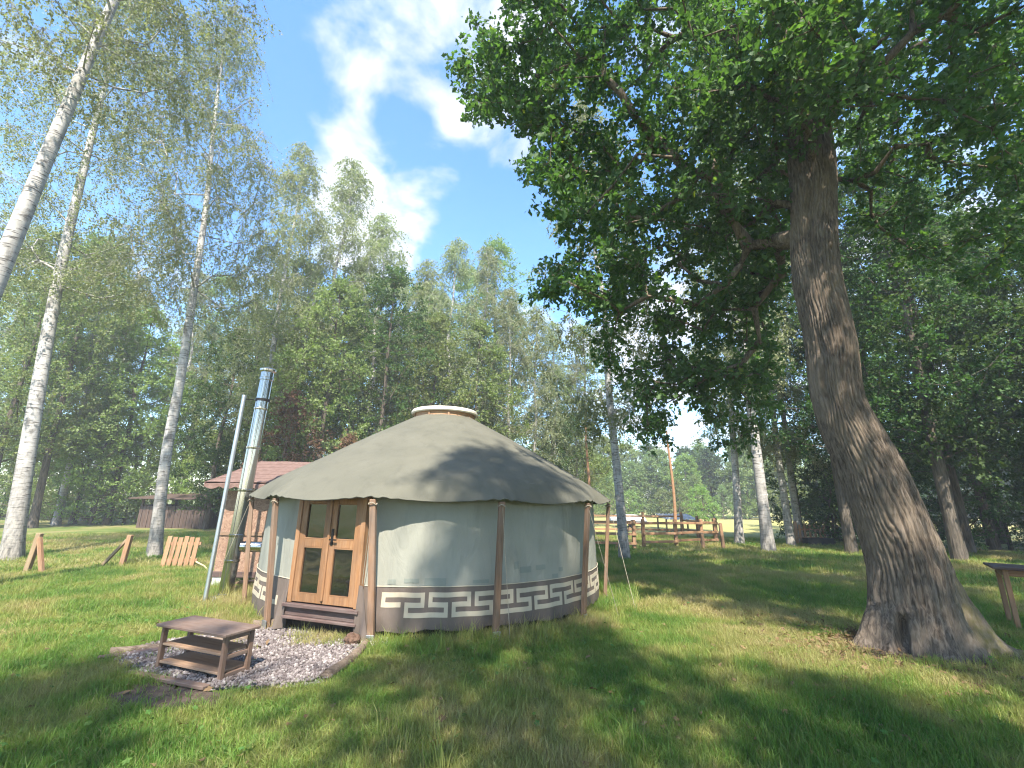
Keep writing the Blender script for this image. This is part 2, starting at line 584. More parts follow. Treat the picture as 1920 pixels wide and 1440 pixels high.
M = {}
M['ground'] = grass_mat('lawn_ground', True)
M['grass'] = grass_mat('grass_blades')
M['clover'] = leaf_mat('clover', (.05, .11, .025), (.08, .15, .035), (.12, .2, .05), .3, .7, .1)
M['roof'] = canvas('roof_canvas', (.104, .102, .078), (.133, .129, .10), (.07, .068, .055), .002)
M['wall'] = canvas('wall_canvas', (.252, .254, .215), (.30, .30, .255), (.165, .166, .142), .006)
M['band'] = canvas('band_canvas', (.128, .10, .084), (.158, .126, .106), (.075, .06, .05))
M['key'] = canvas('key_canvas', (.43, .37, .275), (.49, .43, .33), (.32, .27, .20), .0008)
M['patch'] = canvas('patch_canvas', (.19, .205, .18), (.24, .26, .225), (.13, .14, .125))
M['dark'] = simple('recess_shade', [(.018, .014, .012), (.04, .032, .026)], (1, 1, 1), 6, .9)  # near-black colour standing in for shade under the yurt
M['pine'] = wood('door_pine', (.20, .10, .045), (.29, .15, .07), (.36, .21, .11), (.17, .11, .075), .5, .5)
M['pine_v'] = wood('door_pine_upright', (.20, .10, .045), (.29, .15, .07), (.36, .21, .11), (.17, .11, .075), .5, .5, True)
M['post'] = wood('post_wood', (.14, .078, .044), (.225, .132, .08), (.31, .195, .125), (.20, .165, .135), .5)
M['sill'] = wood('sill_wood', (.055, .03, .027), (.10, .06, .052), (.15, .10, .085), (.16, .14, .13), .4)
M['rack'] = wood('rack_wood', (.10, .058, .04), (.16, .098, .068), (.22, .145, .105), (.19, .15, .13), .5)
M['racktop'] = wood('rack_top_wood', (.12, .078, .058), (.165, .11, .085), (.205, .145, .115), (.18, .145, .125), .5)
M['shelf'] = wood('shelf_wood', (.20, .12, .075), (.29, .185, .12), (.37, .25, .165), (.24, .17, .125), .4)
M['fence'] = wood('fence_wood', (.20, .10, .05), (.30, .16, .082), (.39, .225, .125), (.26, .19, .13), .45)
M['fence_old'] = wood('old_fence_wood', (.14, .085, .05), (.24, .155, .09), (.33, .225, .135), (.24, .21, .13), .5)
M['hut'] = wood('hut_wood', (.045, .027, .02), (.085, .052, .04), (.13, .085, .065), (.10, .09, .08), .4)
M['log'] = bark('log_bark', (.07, .05, .038), (.14, .105, .08), (.22, .175, .135), (3, 12, 12), .008)
M['osb'] = osb('osb_board')
M['shingle'] = simple('brown_shingle', [(.115, .07, .056), (.16, .10, .082), (.195, .125, .104)], (1, 1, 1), 9, .85, .006, fine=90)
M['white'] = simple('cream_rim', [(.60, .56, .47), (.72, .68, .60)], (1, 1, 1), 6, .55)
M['crownwood'] = wood('crown_wood', (.22, .12, .065), (.33, .195, .115), (.42, .27, .17))
M['rope'] = simple('rope', [(.26, .22, .16), (.36, .32, .25)], (1, 1, 1), 60, .9)
M['iron'] = simple('black_iron', [(.02, .02, .02), (.045, .04, .038)], (1, 1, 1), 30, .45, metal=.8)
M['concrete'] = simple('concrete', [(.30, .29, .27), (.42, .41, .38), (.50, .49, .46)], (1, 1, 1), 12, .9, .006)
def steel(name, c, rough):
    m, nt, b = new_mat(name)
    f = noise(nt, coords(nt, (14, 14, .6)), 3, 4, .6)
    nt.links.new(ramp(nt, f, [(.3, tuple(x * .78 for x in c)), (.7, c)]), b.inputs['Base Color'])
    b.inputs['Metallic'].default_value = 1.0
    nt.links.new(mth(nt, 'ADD', mth(nt, 'MULTIPLY', f, .18), rough - .08), b.inputs['Roughness'])
    return m
M['steel'] = steel('stainless_steel', (.52, .51, .50), .16)
M['galv'] = steel('galvanised_steel', (.60, .62, .64), .42)
def glass_dark():
    m, nt, b = new_mat('door_glass')
    b.inputs['Base Color'].default_value = (.012, .012, .010, 1)
    b.inputs['Roughness'].default_value = .035
    b.inputs['IOR'].default_value = 1.6
    b.inputs['Specular IOR Level'].default_value = 1.0
    bump(nt, b, noise(nt, coords(nt), 2.2, 2), .01)
    return m
M['glass'] = glass_dark()
M['oakbark'] = bark('oak_bark', (.05, .039, .03), (.128, .10, .077), (.225, .18, .14), (16, 16, 2.6), .012, moss=(.12, .11, .03))
M['bark'] = bark('tree_bark', (.04, .034, .028), (.095, .08, .064), (.16, .135, .11))
M['birch'] = bark_birch('birch_bark')
M['oakleaf'] = leaf_mat('oak_leaves', (.046, .086, .034), (.070, .126, .045), (.11, .18, .058), .46, .55, .25, (.22, .22, .03))
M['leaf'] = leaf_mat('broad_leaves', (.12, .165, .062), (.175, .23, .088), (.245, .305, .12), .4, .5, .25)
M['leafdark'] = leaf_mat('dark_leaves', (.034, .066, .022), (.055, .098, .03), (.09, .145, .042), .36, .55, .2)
M['leaflime'] = leaf_mat('light_leaves', (.13, .19, .05), (.19, .265, .075), (.26, .335, .11), .4, .5, .25)  # lighter yellow-green leaf kind
M['birchleaf'] = leaf_mat('birch_leaves', (.17, .19, .11), (.235, .255, .15), (.31, .325, .205), .4, .5, .3)
M['leafbrown'] = leaf_mat('withered_leaves', (.10, .055, .035), (.16, .09, .055), (.22, .13, .075), .3, .7)
M['gravelbed'] = simple('gravel_bed', [(.20, .175, .17), (.32, .285, .28), (.42, .38, .375)], (1, 1, 1), 40, .95, .02, 'Object', fine=70)
M['soil'] = simple('soil', [(.055, .036, .026), (.10, .07, .052), (.14, .10, .075)], (1, 1, 1), 9, .95, .03, fine=30)
def stone_mat():
    m, nt, b = new_mat('gravel_stone')
    inf = nt.nodes.new('ShaderNodeObjectInfo')
    nt.links.new(ramp(nt, inf.outputs['Random'], [(0, (.09, .07, .066)), (.5, (.165, .138, .132)), (.85, (.235, .205, .195)), (1, (.36, .33, .305))]), b.inputs['Base Color'])
    b.inputs['Roughness'].default_value = .9
    bump(nt, b, noise(nt, coords(nt), 60, 4), .003)
    return m
M['stone'] = stone_mat()
M['whitepaint'] = simple('white_paint', [(.70, .70, .69), (.80, .80, .79)], (1, 1, 1), 3, .4)
M['trimgrey'] = simple('grey_trim', [(.18, .19, .20), (.24, .25, .26)], (1, 1, 1), 3, .5)
M['tarp'] = simple('pale_sheet', [(.40, .39, .37), (.58, .57, .54)], (1, 1, 1), 3, .95, spec=.05)
M['tyre'] = simple('rubber', [(.02, .02, .02), (.03, .03, .03)], (1, 1, 1), 9, .8)

# ------------------------------------------------------------------ ground
def build_ground():
    def axis(lo, hi, fine_lo, fine_hi, st):
        a = list(np.arange(fine_lo, fine_hi + 1e-6, st))
        s = st; x = fine_lo
        left = []
        while x > lo:
            s *= 1.25; x -= s; left.append(x)
        s = st; x = a[-1]
        right = []
        while x < hi:
            s *= 1.25; x += s; right.append(x)
        return np.array(left[::-1] + a + right)
    xs = axis(-500, 500, -14, 14, .2)
    ys = axis(-120, 700, 1.5, 18, .2)
    X, Y = np.meshgrid(xs, ys)
    Z = gz(X, Y)
    d = np.hypot(X, Y - 8)
    Z = Z * np.clip(1.5 - d / 60, 0, 1)
    V = np.stack([X, Y, Z], -1).reshape(-1, 3)
    nx, ny = len(xs), len(ys)
    i = np.arange(ny - 1)[:, None] * nx + np.arange(nx - 1)[None]
    Fq = np.stack([i, i + 1, i + nx + 1, i + nx], -1).reshape(-1, 4)
    kind(obj('ground', mesh_np('ground', V, Fq, True), M['ground']), 'structure')
build_ground()
GRAVEL = np.array([(-3.9, 4.98), (-3.95, 5.5), (-3.3, 6.3), (-2.2, 6.2), (-1.62, 5.85), (-1.56, 5.1), (-1.62, 4.62), (-2.0, 4.42), (-2.5, 4.36), (-3.0, 4.52), (-3.5, 4.75)])
def in_poly(px, py, poly):
    c = np.zeros(len(px), bool)
    j = len(poly) - 1
    for i in range(len(poly)):
        xi, yi = poly[i]; xj, yj = poly[j]
        with np.errstate(divide='ignore', invalid='ignore'):
            c ^= ((yi > py) != (yj > py)) & (px < (xj - xi) * (py - yi) / (yj - yi + 1e-12) + xi)
        j = i
    return c
def patch_sheet(name, poly, mat, lift, jag=.1, seed=1):
    """a thin sheet draped on the lawn"""
    c = poly.mean(0)
    rings = []
    n = 90
    P = []
    per = np.vstack([poly, poly[:1]])
    seg = np.linalg.norm(np.diff(per, axis=0), axis=1)
    cum = np.r_[0, np.cumsum(seg)]
    for t in np.linspace(0, cum[-1], n, endpoint=False):
        k = np.searchsorted(cum, t, 'right') - 1
        u = (t - cum[k]) / seg[k]
        P.append(per[k] * (1 - u) + per[k + 1] * u)
    P = np.array(P)
    jit = (vnoise(np.arange(n) * .6, np.zeros(n), seed) - .5) * jag * 2
    P = P + (P - c) / np.linalg.norm(P - c, axis=1)[:, None] * jit[:, None]
    ts = np.linspace(0, 1, 14)
    V = []
    for t in ts:
        Q = c + (P - c) * t
        z = gz(Q[:, 0], Q[:, 1]) + lift * np.clip((1 - t) * 8, 0, 1) - .02 * (t > .99)
        V.append(np.c_[Q, z])
    V = np.concatenate(V)
    i = np.arange(len(ts) - 1)[:, None] * n
    j = np.arange(n)[None]; k = (j + 1) % n
    Fq = np.stack([i + j, i + k, i + n + k, i + n + j], -1).reshape(-1, 4)
    return kind(obj(name, mesh_np(name, V, Fq, True), mat), 'structure')
patch_sheet('gravel_bed', GRAVEL, M['gravelbed'], .022)
patch_sheet('bare_soil', np.array([(-3.3, 4.62), (-2.75, 4.42), (-2.3, 4.3), (-2.45, 4.0), (-2.95, 3.95), (-3.3, 4.2)]), M['soil'], .012, .12, 5)

# ------------------------------------------------------------------ scatter (grass, stones)
def scatter(name, P, rot, scl, protos, seed=0):
    me = bpy.data.meshes.new(name)
    me.vertices.add(len(P))
    me.vertices.foreach_set('co', np.asarray(P, np.float32).ravel())
    for an, dt, val in (('rot', 'FLOAT_VECTOR', rot), ('scl', 'FLOAT_VECTOR', scl)):
        at_ = me.attributes.new(an, dt, 'POINT')
        at_.data.foreach_set('vector', np.asarray(val, np.float32).ravel())
    o = obj(name, me)
    col = bpy.data.collections.new(name + '_kinds')
    for i, pm in enumerate(protos):
        col.objects.link(bpy.data.objects.new('%s_kind' % name, pm))
    ng = bpy.data.node_groups.new(name, 'GeometryNodeTree')
    ng.interface.new_socket('Geometry', in_out='INPUT', socket_type='NodeSocketGeometry')
    ng.interface.new_socket('Geometry', in_out='OUTPUT', socket_type='NodeSocketGeometry')
    N, L = ng.nodes.new, ng.links.new
    gi, go = N('NodeGroupInput'), N('NodeGroupOutput')
    ip = N('GeometryNodeInstanceOnPoints')
    ci = N('GeometryNodeCollectionInfo')
    ci.inputs['Collection'].default_value = col
    ci.inputs['Separate Children'].default_value = True
    ci.inputs['Reset Children'].default_value = True
    ip.inputs['Pick Instance'].default_value = True
    ra = N('GeometryNodeInputNamedAttribute'); ra.data_type = 'FLOAT_VECTOR'; ra.inputs['Name'].default_value = 'rot'
    sa = N('GeometryNodeInputNamedAttribute'); sa.data_type = 'FLOAT_VECTOR'; sa.inputs['Name'].default_value = 'scl'
    m2p = N('GeometryNodeMeshToPoints')
    L(gi.outputs[0], m2p.inputs['Mesh'])
    L(m2p.outputs[0], ip.inputs['Points'])
    L(ci.outputs[0], ip.inputs['Instance'])
    L(ra.outputs[0], ip.inputs['Rotation'])
    L(sa.outputs[0], ip.inputs['Scale'])
    L(ip.outputs[0], go.inputs[0])
    md = o.modifiers.new('scatter', 'NODES')
    md.node_group = ng
    return kind(o, 'stuff')
def grass_clump(rs, n, rad, h, w, lean):
    V, Fq, Ft = [], [], []
    for i in range(n):
        a = rs.uniform(0, 6.283); r = rad * math.sqrt(rs.uniform(0, 1))
        x, y = r * math.cos(a), r * math.sin(a)
        hh = h * rs.uniform(.45, 1.1)
        la = rs.uniform(0, 6.283); l = lean * rs.uniform(.2, 1.2) * hh
        dx, dy = math.cos(la), math.sin(la)
        sa = rs.uniform(0, 6.283)
        sx, sy = math.cos(sa) * w * .5, math.sin(sa) * w * .5
        b = len(V)
        V += [(x - sx, y - sy, -.01), (x + sx, y + sy, -.01),
              (x + dx * l * .3 + sx * .8, y + dy * l * .3 + sy * .8, hh * .55), (x + dx * l * .3 - sx * .8, y + dy * l * .3 - sy * .8, hh * .55),
              (x + dx * l, y + dy * l, hh * (1 - .25 * lean * (l > .5 * hh)))]
        Fq.append((b, b + 1, b + 2, b + 3)); Ft.append((b + 3, b + 2, b + 4))
    me = mesh_np('grass_clump', np.array(V), [np.array(Fq), np.array(Ft)])
    me.materials.append(M['grass'])
    return me
OAK = (4.55, 5.6)
YC = (-1.314, 8.706)
def build_grass():
    rs = np.random.RandomState(4)
    pr = random.Random(3)
    short = [grass_clump(pr, 26, .085, .085, .0048, .75) for _ in range(5)]
    long_ = [grass_clump(pr, 24, .085, .19, .0048, .65) for _ in range(3)]
    wide = [grass_clump(pr, 34, .2, .11, .010, .8) for _ in range(4)]
    def sample(r0, r1, dens):
        amax = R_(64)
        n = int(amax * (r1 ** 2 - r0 ** 2) * dens)
        r = np.sqrt(rs.uniform(r0 ** 2, r1 ** 2, n)); a = rs.uniform(-amax, amax, n)
        return r * np.sin(a), r * np.cos(a)
    def keep(x, y):
        k = np.hypot(x - YC[0], y - YC[1]) > 2.84
        g = in_poly(x, y, GRAVEL)
        k &= ~g | (rs.uniform(0, 1, len(x)) < .02) | ((np.hypot((x + 2.1) / 1.6, y - 5.75) < .26) & (rs.uniform(0, 1, len(x)) < .55))
        k &= ~((x > -5.7) & (x < -3) & (y > 9.0) & (y < 11))
        k &= np.hypot(x - OAK[0], y - OAK[1]) > .62
        soil = np.hypot((x + 2.8) / .5, (y - 4.25) / .27) < 1
        k &= ~soil | (rs.uniform(0, 1, len(x)) < .12)
        oakd = np.hypot((x - OAK[0]) / 1.5, (y - OAK[1]) / 1.25)
        k &= rs.uniform(0, 1, len(x)) > np.clip(1.15 - oakd, 0, .85)
        return k
    for nm, lab, r0, r1, dens, protos, sc0 in (('grass', 'short', 2.0, 7.5, 420, short, 1.0), ('grass', 'mid', 7.5, 14, 150, short, 1.35), ('grass', 'far', 14, 26, 26, wide, 1.2)):
        x, y = sample(r0, r1, dens)
        k = keep(x, y); x, y = x[k], y[k]
        n = len(x)
        tall = fbm(x * .8 + 3, y * .8, 21, 3)
        s = sc0 * (.65 + 1.0 * np.clip(tall - .25, 0, 1)) * rs.uniform(.75, 1.2, n)
        dy_ = np.hypot(x - YC[0], y - YC[1])
        s *= 1 + .75 * np.exp(-((dy_ - 2.95) / .35) ** 2)
        hz = rs.uniform(.8, 1.25, n) * np.where(x > 1.5, 1.15, 1.0)
        rot = np.c_[rs.normal(0, .10, n), rs.normal(0, .10, n), rs.uniform(0, 6.28, n)]
        scl = np.c_[np.full(n, sc0) * rs.uniform(.8, 1.2, n)] * np.ones((1, 3))
        scl[:, 2] = s * hz
        scatter(nm, np.c_[x, y, gz(x, y)], rot, scl, protos)
    # long tufts round the yurt, the gravel and the rack, and here and there in the shade
    x, y = sample(2.5, 13, 60)
    k = keep(x, y)
    dy_ = np.hypot(x - YC[0], y - YC[1])
    p = np.exp(-((dy_ - 3.1) / .35) ** 2) * 1.0 * (1 - .8 * np.exp(-(((x + 2.4) / .9) ** 2))) + .5 * np.clip(fbm(x * .55 + 40, y * .55, 33, 3) - .5, 0, 1) * 2
    p *= np.where(np.hypot(x - OAK[0], y - OAK[1]) < 1.6, .2, 1)
    k &= rs.uniform(0, 1, len(x)) < p
    x, y = x[k], y[k]; n = len(x)
    sl = rs.uniform(.7, 1.5, n)
    scatter('tall_grass', np.c_[x, y, gz(x, y)], np.c_[rs.normal(0, .12, n), rs.normal(0, .12, n), rs.uniform(0, 6.28, n)], np.c_[sl, sl, sl * rs.uniform(.7, 1.25, n)], long_)
    # clover and plantain leaves low in the lawn
    V = np.array([(0, 0, 0), (.012, .012, .006), (.014, .03, .004), (0, .042, 0), (-.014, .03, .004), (-.012, .012, .006)])
    parts = []
    for q in range(5):
        a = q * 1.256 + .3
        Rm = np.array([(math.cos(a), -math.sin(a), 0), (math.sin(a), math.cos(a), 0), (0, 0, 1)])
        parts.append((V @ Rm.T, np.array([[0, 1, 2, 3, 4, 5]])))
    Vj, Fj = join_np(parts)
    cm = mesh_np('broad_leaf_weed', Vj, Fj); cm.materials.append(M['clover'])
    x, y = sample(2.5, 9, 26)
    k = keep(x, y) & (fbm(x * .9, y * .9 + 9, 8, 3) > .43)
    x, y = x[k], y[k]; n = len(x)
    s = rs.uniform(.3, .65, n)
    scatter('clover', np.c_[x, y, gz(x, y) + rs.uniform(.03, .08, n)], np.c_[rs.normal(0, .3, n), rs.normal(0, .3, n), rs.uniform(0, 6.28, n)], np.c_[s, s, s], [cm])
build_grass()
def build_gravel():
    rs = np.random.RandomState(9)
    protos = []
    for q in range(5):
        bm = bmesh.new()
        bmesh.ops.create_icosphere(bm, subdivisions=1, radius=.0165)
        for v in bm.verts:
            v.co *= rs.uniform(.7, 1.25)
            v.co.z *= .7
        me = bpy.data.meshes.new('gravel_stone'); bm.to_mesh(me); bm.free()
        me.materials.append(M['stone'])
        protos.append(me)
    n = 15000
    x = rs.uniform(-4.2, -1.4, n); y = rs.uniform(4.2, 6.5, n)
    k = in_poly(x, y, GRAVEL * 1.0)
    k &= np.hypot(x - YC[0], y - YC[1]) > 2.8
    # thinner at the back where weeds and dust take over
    k &= (rs.uniform(0, 1, n) < np.where(y > 5.6, .75, 1.0))
    x, y = x[k], y[k]; n = len(x)
    s = rs.uniform(.5, 1.3, n)
    scatter('gravel', np.c_[x, y, gz(x, y) + .026 + rs.uniform(0, .012, n)], rs.uniform(0, 6.28, (n, 3)), np.c_[s, s, s], protos)
build_gravel()

# ------------------------------------------------------------------ yurt
def multi_box_me(name, boxes, mat, bev=.004):
    bm = bmesh.new()
    for c, s in boxes:
        r = bmesh.ops.create_cube(bm, size=1)
        vs_ = r['verts']
        bmesh.ops.scale(bm, vec=s, verts=vs_)
        bmesh.ops.translate(bm, vec=c, verts=vs_)
        if bev:
            ed = list({e for v in vs_ for e in v.link_edges})
            bmesh.ops.bevel(bm, geom=ed, offset=bev, segments=1, affect='EDGES')
    me = bpy.data.meshes.new(name)
    bm.to_mesh(me); bm.free()
    me.materials.append(mat)
    return me
POST_A = [-155.3 + 29.43 * k for k in range(6)] + [-155.3 + 29.43 * 5 + 30.4 * q for q in range(1, 7)]
def post_phase(a):
    """0 at a post, 1 midway between two posts"""
    a = np.asarray(a, float)
    pa = np.array(POST_A)
    d = np.abs((a[..., None] - pa + 180) % 360 - 180).min(-1)
    return np.clip(d / 14.9, 0, 1)
def wall_r(a, z):
    a = np.asarray(a, float); z = np.asarray(z, float)
    ar = np.radians(a)
    r = 2.862 + .02 * (fbm(ar * 5 + 30, z * 1.1, 12, 3) - .45) + .004 * np.sin(ar * 41 + z * 2.0)
    # slack folds beside the door
    fold = np.exp(-((a + 133) / 12) ** 2)
    r = r + fold * .016 * np.sin(ar * 95 + z * 1.6 + 1.2 * np.sin(z * 2.4))
    r = r - .05 * np.clip(z - .55, 0, 2) / 1.4
    return r
def build_yurt():
    Y = thing('yurt', 'round grey-green canvas yurt with cream meander border and wooden double door', 'yurt', (YC[0], YC[1], 0))
    def cyl_sheet(name, a0, a1, na, zs, rfun, mat, z_of=None):
        A = np.linspace(a0, a1, na)
        V = []
        for k, z in enumerate(zs):
            zz = z_of(A, k) if z_of else np.full(na, z)
            r = rfun(A, zz)
            V.append(np.stack([r * np.cos(np.radians(A)), r * np.sin(np.radians(A)), zz], -1))
        V = np.concatenate(V)
        i = np.arange(len(zs) - 1)[:, None] * na + np.arange(na - 1)[None]
        Fq = np.stack([i, i + 1, i + na + 1, i + na], -1).reshape(-1, 4)
        return obj(name, mesh_np(name, V, Fq, True), mat, Y)
    a0, a1 = -99.2, 239.3
    cyl_sheet('wall_canvas', a0, a1, 520, np.linspace(.5, 1.85, 34), wall_r, M['wall'])
    def low(A, k):
        t = k / 11.0
        bot = .11 + .05 * (fbm(A * .35, A * 0, 5, 3) - .45) * 1.6
        bot = np.where(A > 180, bot * 0 + .02, bot)
        return bot * (1 - t) + .585 * t
    def rband(A, z):
        r = wall_r(A, z) + .012
        return r + .016 * np.exp(-((z - .24) / .16) ** 2) + .02 * np.clip(.24 - z, 0, 1) * np.sin(np.radians(A) * 70)
    cyl_sheet('border_canvas', a0 + .4, a1 - .4, 520, range(12), rband, M['band'], low)
    cyl_sheet('shade_skirt', a0, a1, 160, [-.06, .2], lambda A, z: np.full(len(A), 2.80), M['dark'])  # near-black sheet, paints the shadow below the border canvas
    # meander border, one piece for each repeat
    t = .047; tv = .0545
    rects = [(0, 11, 4, 5), (0, 1, 2, 4), (10, 11, 2, 4), (6, 10, 2, 3), (1, 5, 2, 3), (6, 7, 0, 2), (7, 17, 0, 1), (16, 17, 1, 2)]
    per = 12 * t / 2.90
    ang = np.radians(-94.0); n_m = 0
    while ang + 17 * t / 2.9 < np.radians(239):
        parts = []
        for u0, u1, v0, v1 in rects:
            nu = int(u1 - u0) * 2 + 1
            us = np.linspace(u0, u1, nu)
            av = np.degrees(ang + us * t / 2.9)
            wob = .002 * np.sin(av * .9)
            ring = []
            for v, dr in ((v0, -.004), (v0, .004), (v1, .004), (v1, -.004)):
                z = .252 + v * tv + wob
                r = rband(av, z) + dr
                ring.append(np.stack([r * np.cos(np.radians(av)), r * np.sin(np.radians(av)), z], -1))
            V = np.stack(ring, 1).reshape(-1, 3)
            Fq = []
            for i in range(nu - 1):
                for j in range(3):
                    Fq.append((i * 4 + j, (i + 1) * 4 + j, (i + 1) * 4 + j + 1, i * 4 + j + 1))
            Fq.append((0, 1, 2, 3)); e = (nu - 1) * 4; Fq.append((e + 3, e + 2, e + 1, e))
            parts.append((V, np.array(Fq)))
        V, Fq = join_np(parts)
        obj('meander_motif', mesh_np('meander_motif', V, Fq), M['key'], Y)
        ang += per; n_m += 1
    # roof canvas: rafters carry it straight to the wall head, then it drops to the scalloped eave
    na = 432
    A = np.linspace(-180, 180, na, endpoint=False)
    ph = post_phase(A)
    sag = np.sin(ph * math.pi / 2) ** 1.5
    bay = np.where((A > POST_A[1]) & (A < POST_A[2]), .3, 1.0)
    re = 3.135 + .05 * sag * (bay < .5) - .145 * sag * (bay > .5)
    ze = 1.635 - .05 * sag
    pr_r = np.array([.60, 1.4, 2.1, 2.72, 2.95])
    pr_z = np.array([3.13, 2.695, 2.30, 1.93, 1.775])
    T = np.linspace(0, 1, 44)
    kn = np.array([0, .26, .52, .78, .89, 1.0])
    def hermite(tt, y):
        y = [np.asarray(v) + 0 * A for v in y]
        k = min(int(np.searchsorted(kn, tt, 'right')) - 1, 4)
        def sl(j):
            if j == 0: return (y[1] - y[0]) / (kn[1] - kn[0])
            if j == 5: return (y[5] - y[4]) / (kn[5] - kn[4])
            return (y[j + 1] - y[j - 1]) / (kn[j + 1] - kn[j - 1])
        h = kn[k + 1] - kn[k]; u = (tt - kn[k]) / h
        return (2 * u ** 3 - 3 * u ** 2 + 1) * y[k] + (u ** 3 - 2 * u ** 2 + u) * h * sl(k) + (-2 * u ** 3 + 3 * u ** 2) * y[k + 1] + (u ** 3 - u ** 2) * h * sl(k + 1)
    V = []
    for tt in T:
        r = hermite(tt, [.60, 1.4, 2.1, 2.72, 2.95 - .06 * sag * (bay > .5), re])
        z = hermite(tt, [3.13, 2.70, 2.305, 1.94, 1.785 - .012 * sag, ze])
        z = z - .02 * sag * math.sin(math.pi * tt) + .022 * (fbm(A * .06 + 50, tt * 4 + 0 * A, 7, 3) - .45) + .012 * max(0, (tt - .6) / .4) ** 2 * np.sin(np.radians(A) * 118) * np.exp(-(ph / .4) ** 2)
        V.append(np.stack([r * np.cos(np.radians(A)), r * np.sin(np.radians(A)), z], -1))
    Ve = V[-1].copy()
    V = np.concatenate(V)
    i = np.arange(len(T) - 1)[:, None] * na
    j = np.arange(na)[None]; k = (j + 1) % na
    Fq = np.stack([i + j, i + na + j, i + na + k, i + k], -1).reshape(-1, 4)
    rf = obj('roof_canvas', mesh_np('roof_canvas', V, Fq, True), M['roof'], Y)
    hemP = np.vstack([Ve, Ve[:1]]) + np.array([0, 0, -.006])
    obj('eave_hem', tube_me('eave_hem', hemP, .009, 6), M['roof'], rf)
    # crown ring
    obj('crown_band', lathe_me('crown_band', [(.615, 3.04), (.60, 3.06), (.585, 3.22), (.57, 3.235)], 64), M['crownwood'], Y)
    obj('crown_rim', lathe_me('crown_rim', [(.565, 3.215), (.625, 3.205), (.645, 3.225), (.645, 3.262), (.62, 3.287), (.50, 3.305), (.25, 3.33), (.001, 3.335)], 64), M['white'], Y)
    for a in (-150, -110, -75, -30, 20, 90):
        c, s_ = math.cos(R_(a)), math.sin(R_(a))
        box('crown_strap', (.603 * c, .603 * s_, 3.135), (.012, .03, .165), M['crownwood'], Y, .002, (0, 0, R_(a)))
    # posts
    foot = {1: (-3.28 - YC[0] + .05, 6.68 - YC[1])}
    for q, a in enumerate(POST_A):
        ar = R_(a)
        top = Vector((3.10 * math.cos(ar), 3.10 * math.sin(ar), 1.60))
        fa = ar
        rb = 2.98
        if q == 2:
            fa = R_(-97.6) + R_(2.7)
            rb = 2.99
        base = Vector((rb * math.cos(fa), rb * math.sin(fa), -.02))
        n = Vector((math.cos(ar), math.sin(ar), 0))
        w = .076 if q in (2, 3, 4) else .066
        p = plank('post', base, top, w, .06, M['post'], Y, n, .006)
        kn = tube_me('rope_knot', [top + n * .0 + Vector((0, 0, -.05)) + Vector((.05 * math.cos(u), .05 * math.sin(u), .012 * math.sin(3 * u))) for u in np.linspace(0, 6.4, 20)], .007, 5)
        kn.materials.append(M['rope'])
        kk = obj('rope_knot', kn, None, Y)
        fp = box('foot_plate', (base.x, base.y, .03), (.10, .012, .11), M['galv'], Y, .002, (0, 0, ar + math.pi / 2))
        fp.location = base + n * .04 + Vector((0, 0, .06))
    def rope(a, z0, p1, sagv=.0, r0=3.12):
        p0 = np.array([r0 * math.cos(R_(a)), r0 * math.sin(R_(a)), z0])
        p1 = np.array(p1)
        P = [p0 + (p1 - p0) * u + np.array([0, 0, -sagv * math.sin(math.pi * u)]) for u in np.linspace(0, 1, 10)]
        obj('guy_rope', tube_me('guy_rope', P, .0034, 6), M['rope'], Y)
    rope(POST_A[3], 1.58, (3.18 * math.cos(R_(-65)), 3.18 * math.sin(R_(-65)), 0.0))
    rope(POST_A[4], 1.50, (3.35 * math.cos(R_(-30)), 3.35 * math.sin(R_(-30)), .0))
    rope(POST_A[5], 1.55, (3.5 * math.cos(R_(-22)), 3.5 * math.sin(R_(-22)), .0))
    rope(POST_A[2], 1.58, (2.95 * math.cos(R_(-98.5)), 2.95 * math.sin(R_(-98.5)), .62))
    rope(POST_A[1], 1.58, (2.93 * math.cos(R_(-129.5)), 2.93 * math.sin(R_(-129.5)), 1.2))
    rope(POST_A[0], 1.52, (3.35 * math.cos(R_(-157)), 3.35 * math.sin(R_(-157)), .62))
    # patches sewn low on the wall
    for a, z, wd, h in ((-87.2, .655, 3.6, .045), (-81.5, .64, 5.2, .085), (-70.2, .635, 4.2, .04), (-57.5, .74, 3.6, .075), (-52.5, .755, 3.4, .06), (-60.4, .80, 1.3, .09), (-44.6, .70, 1.8, .05), (-92.0, .64, 2.0, .05), (-47, .625, 2.2, .05)):
        av = np.linspace(a - wd / 2, a + wd / 2, 6)
        V = []
        for zz in (z - h / 2, z + h / 2):
            zw = zz + .002 * np.sin(av * 3)
            r = wall_r(av, zw) + .006
            V.append(np.stack([r * np.cos(np.radians(av)), r * np.sin(np.radians(av)), zw], -1))
        V = np.concatenate(V)
        Fq = np.array([(i, i + 1, i + 7, i + 6) for i in range(5)])
        obj('canvas_patch', mesh_np('canvas_patch', V, Fq), M['patch'], Y)
    # seam along the top of the border
    av = np.linspace(-98.5, 238.5, 240)
    r = wall_r(av, .585) + .014
    obj('border_seam', tube_me('border_seam', np.stack([r * np.cos(np.radians(av)), r * np.sin(np.radians(av)), np.full(240, .588)], -1), .006, 5), M['key'], Y)
    # door: plane across the opening
    da = -109.7
    dn = Vector((math.cos(R_(da)), math.sin(R_(da)), 0))
    RZ = R_(da - 90)
    def dbox(name, boxes, mat, parent, bev=.004):
        me = multi_box_me(name, boxes, mat, bev)
        o = obj(name, me, None, parent)
        return o
    D0 = dn * 2.835
    def place(o, x, z, y=0):
        o.location = D0 + Vector((math.cos(RZ) * x - math.sin(RZ) * y, math.sin(RZ) * x + math.cos(RZ) * y, z))
        o.rotation_euler = (0, 0, RZ)
        return o
    zb, zt = .335, 1.70
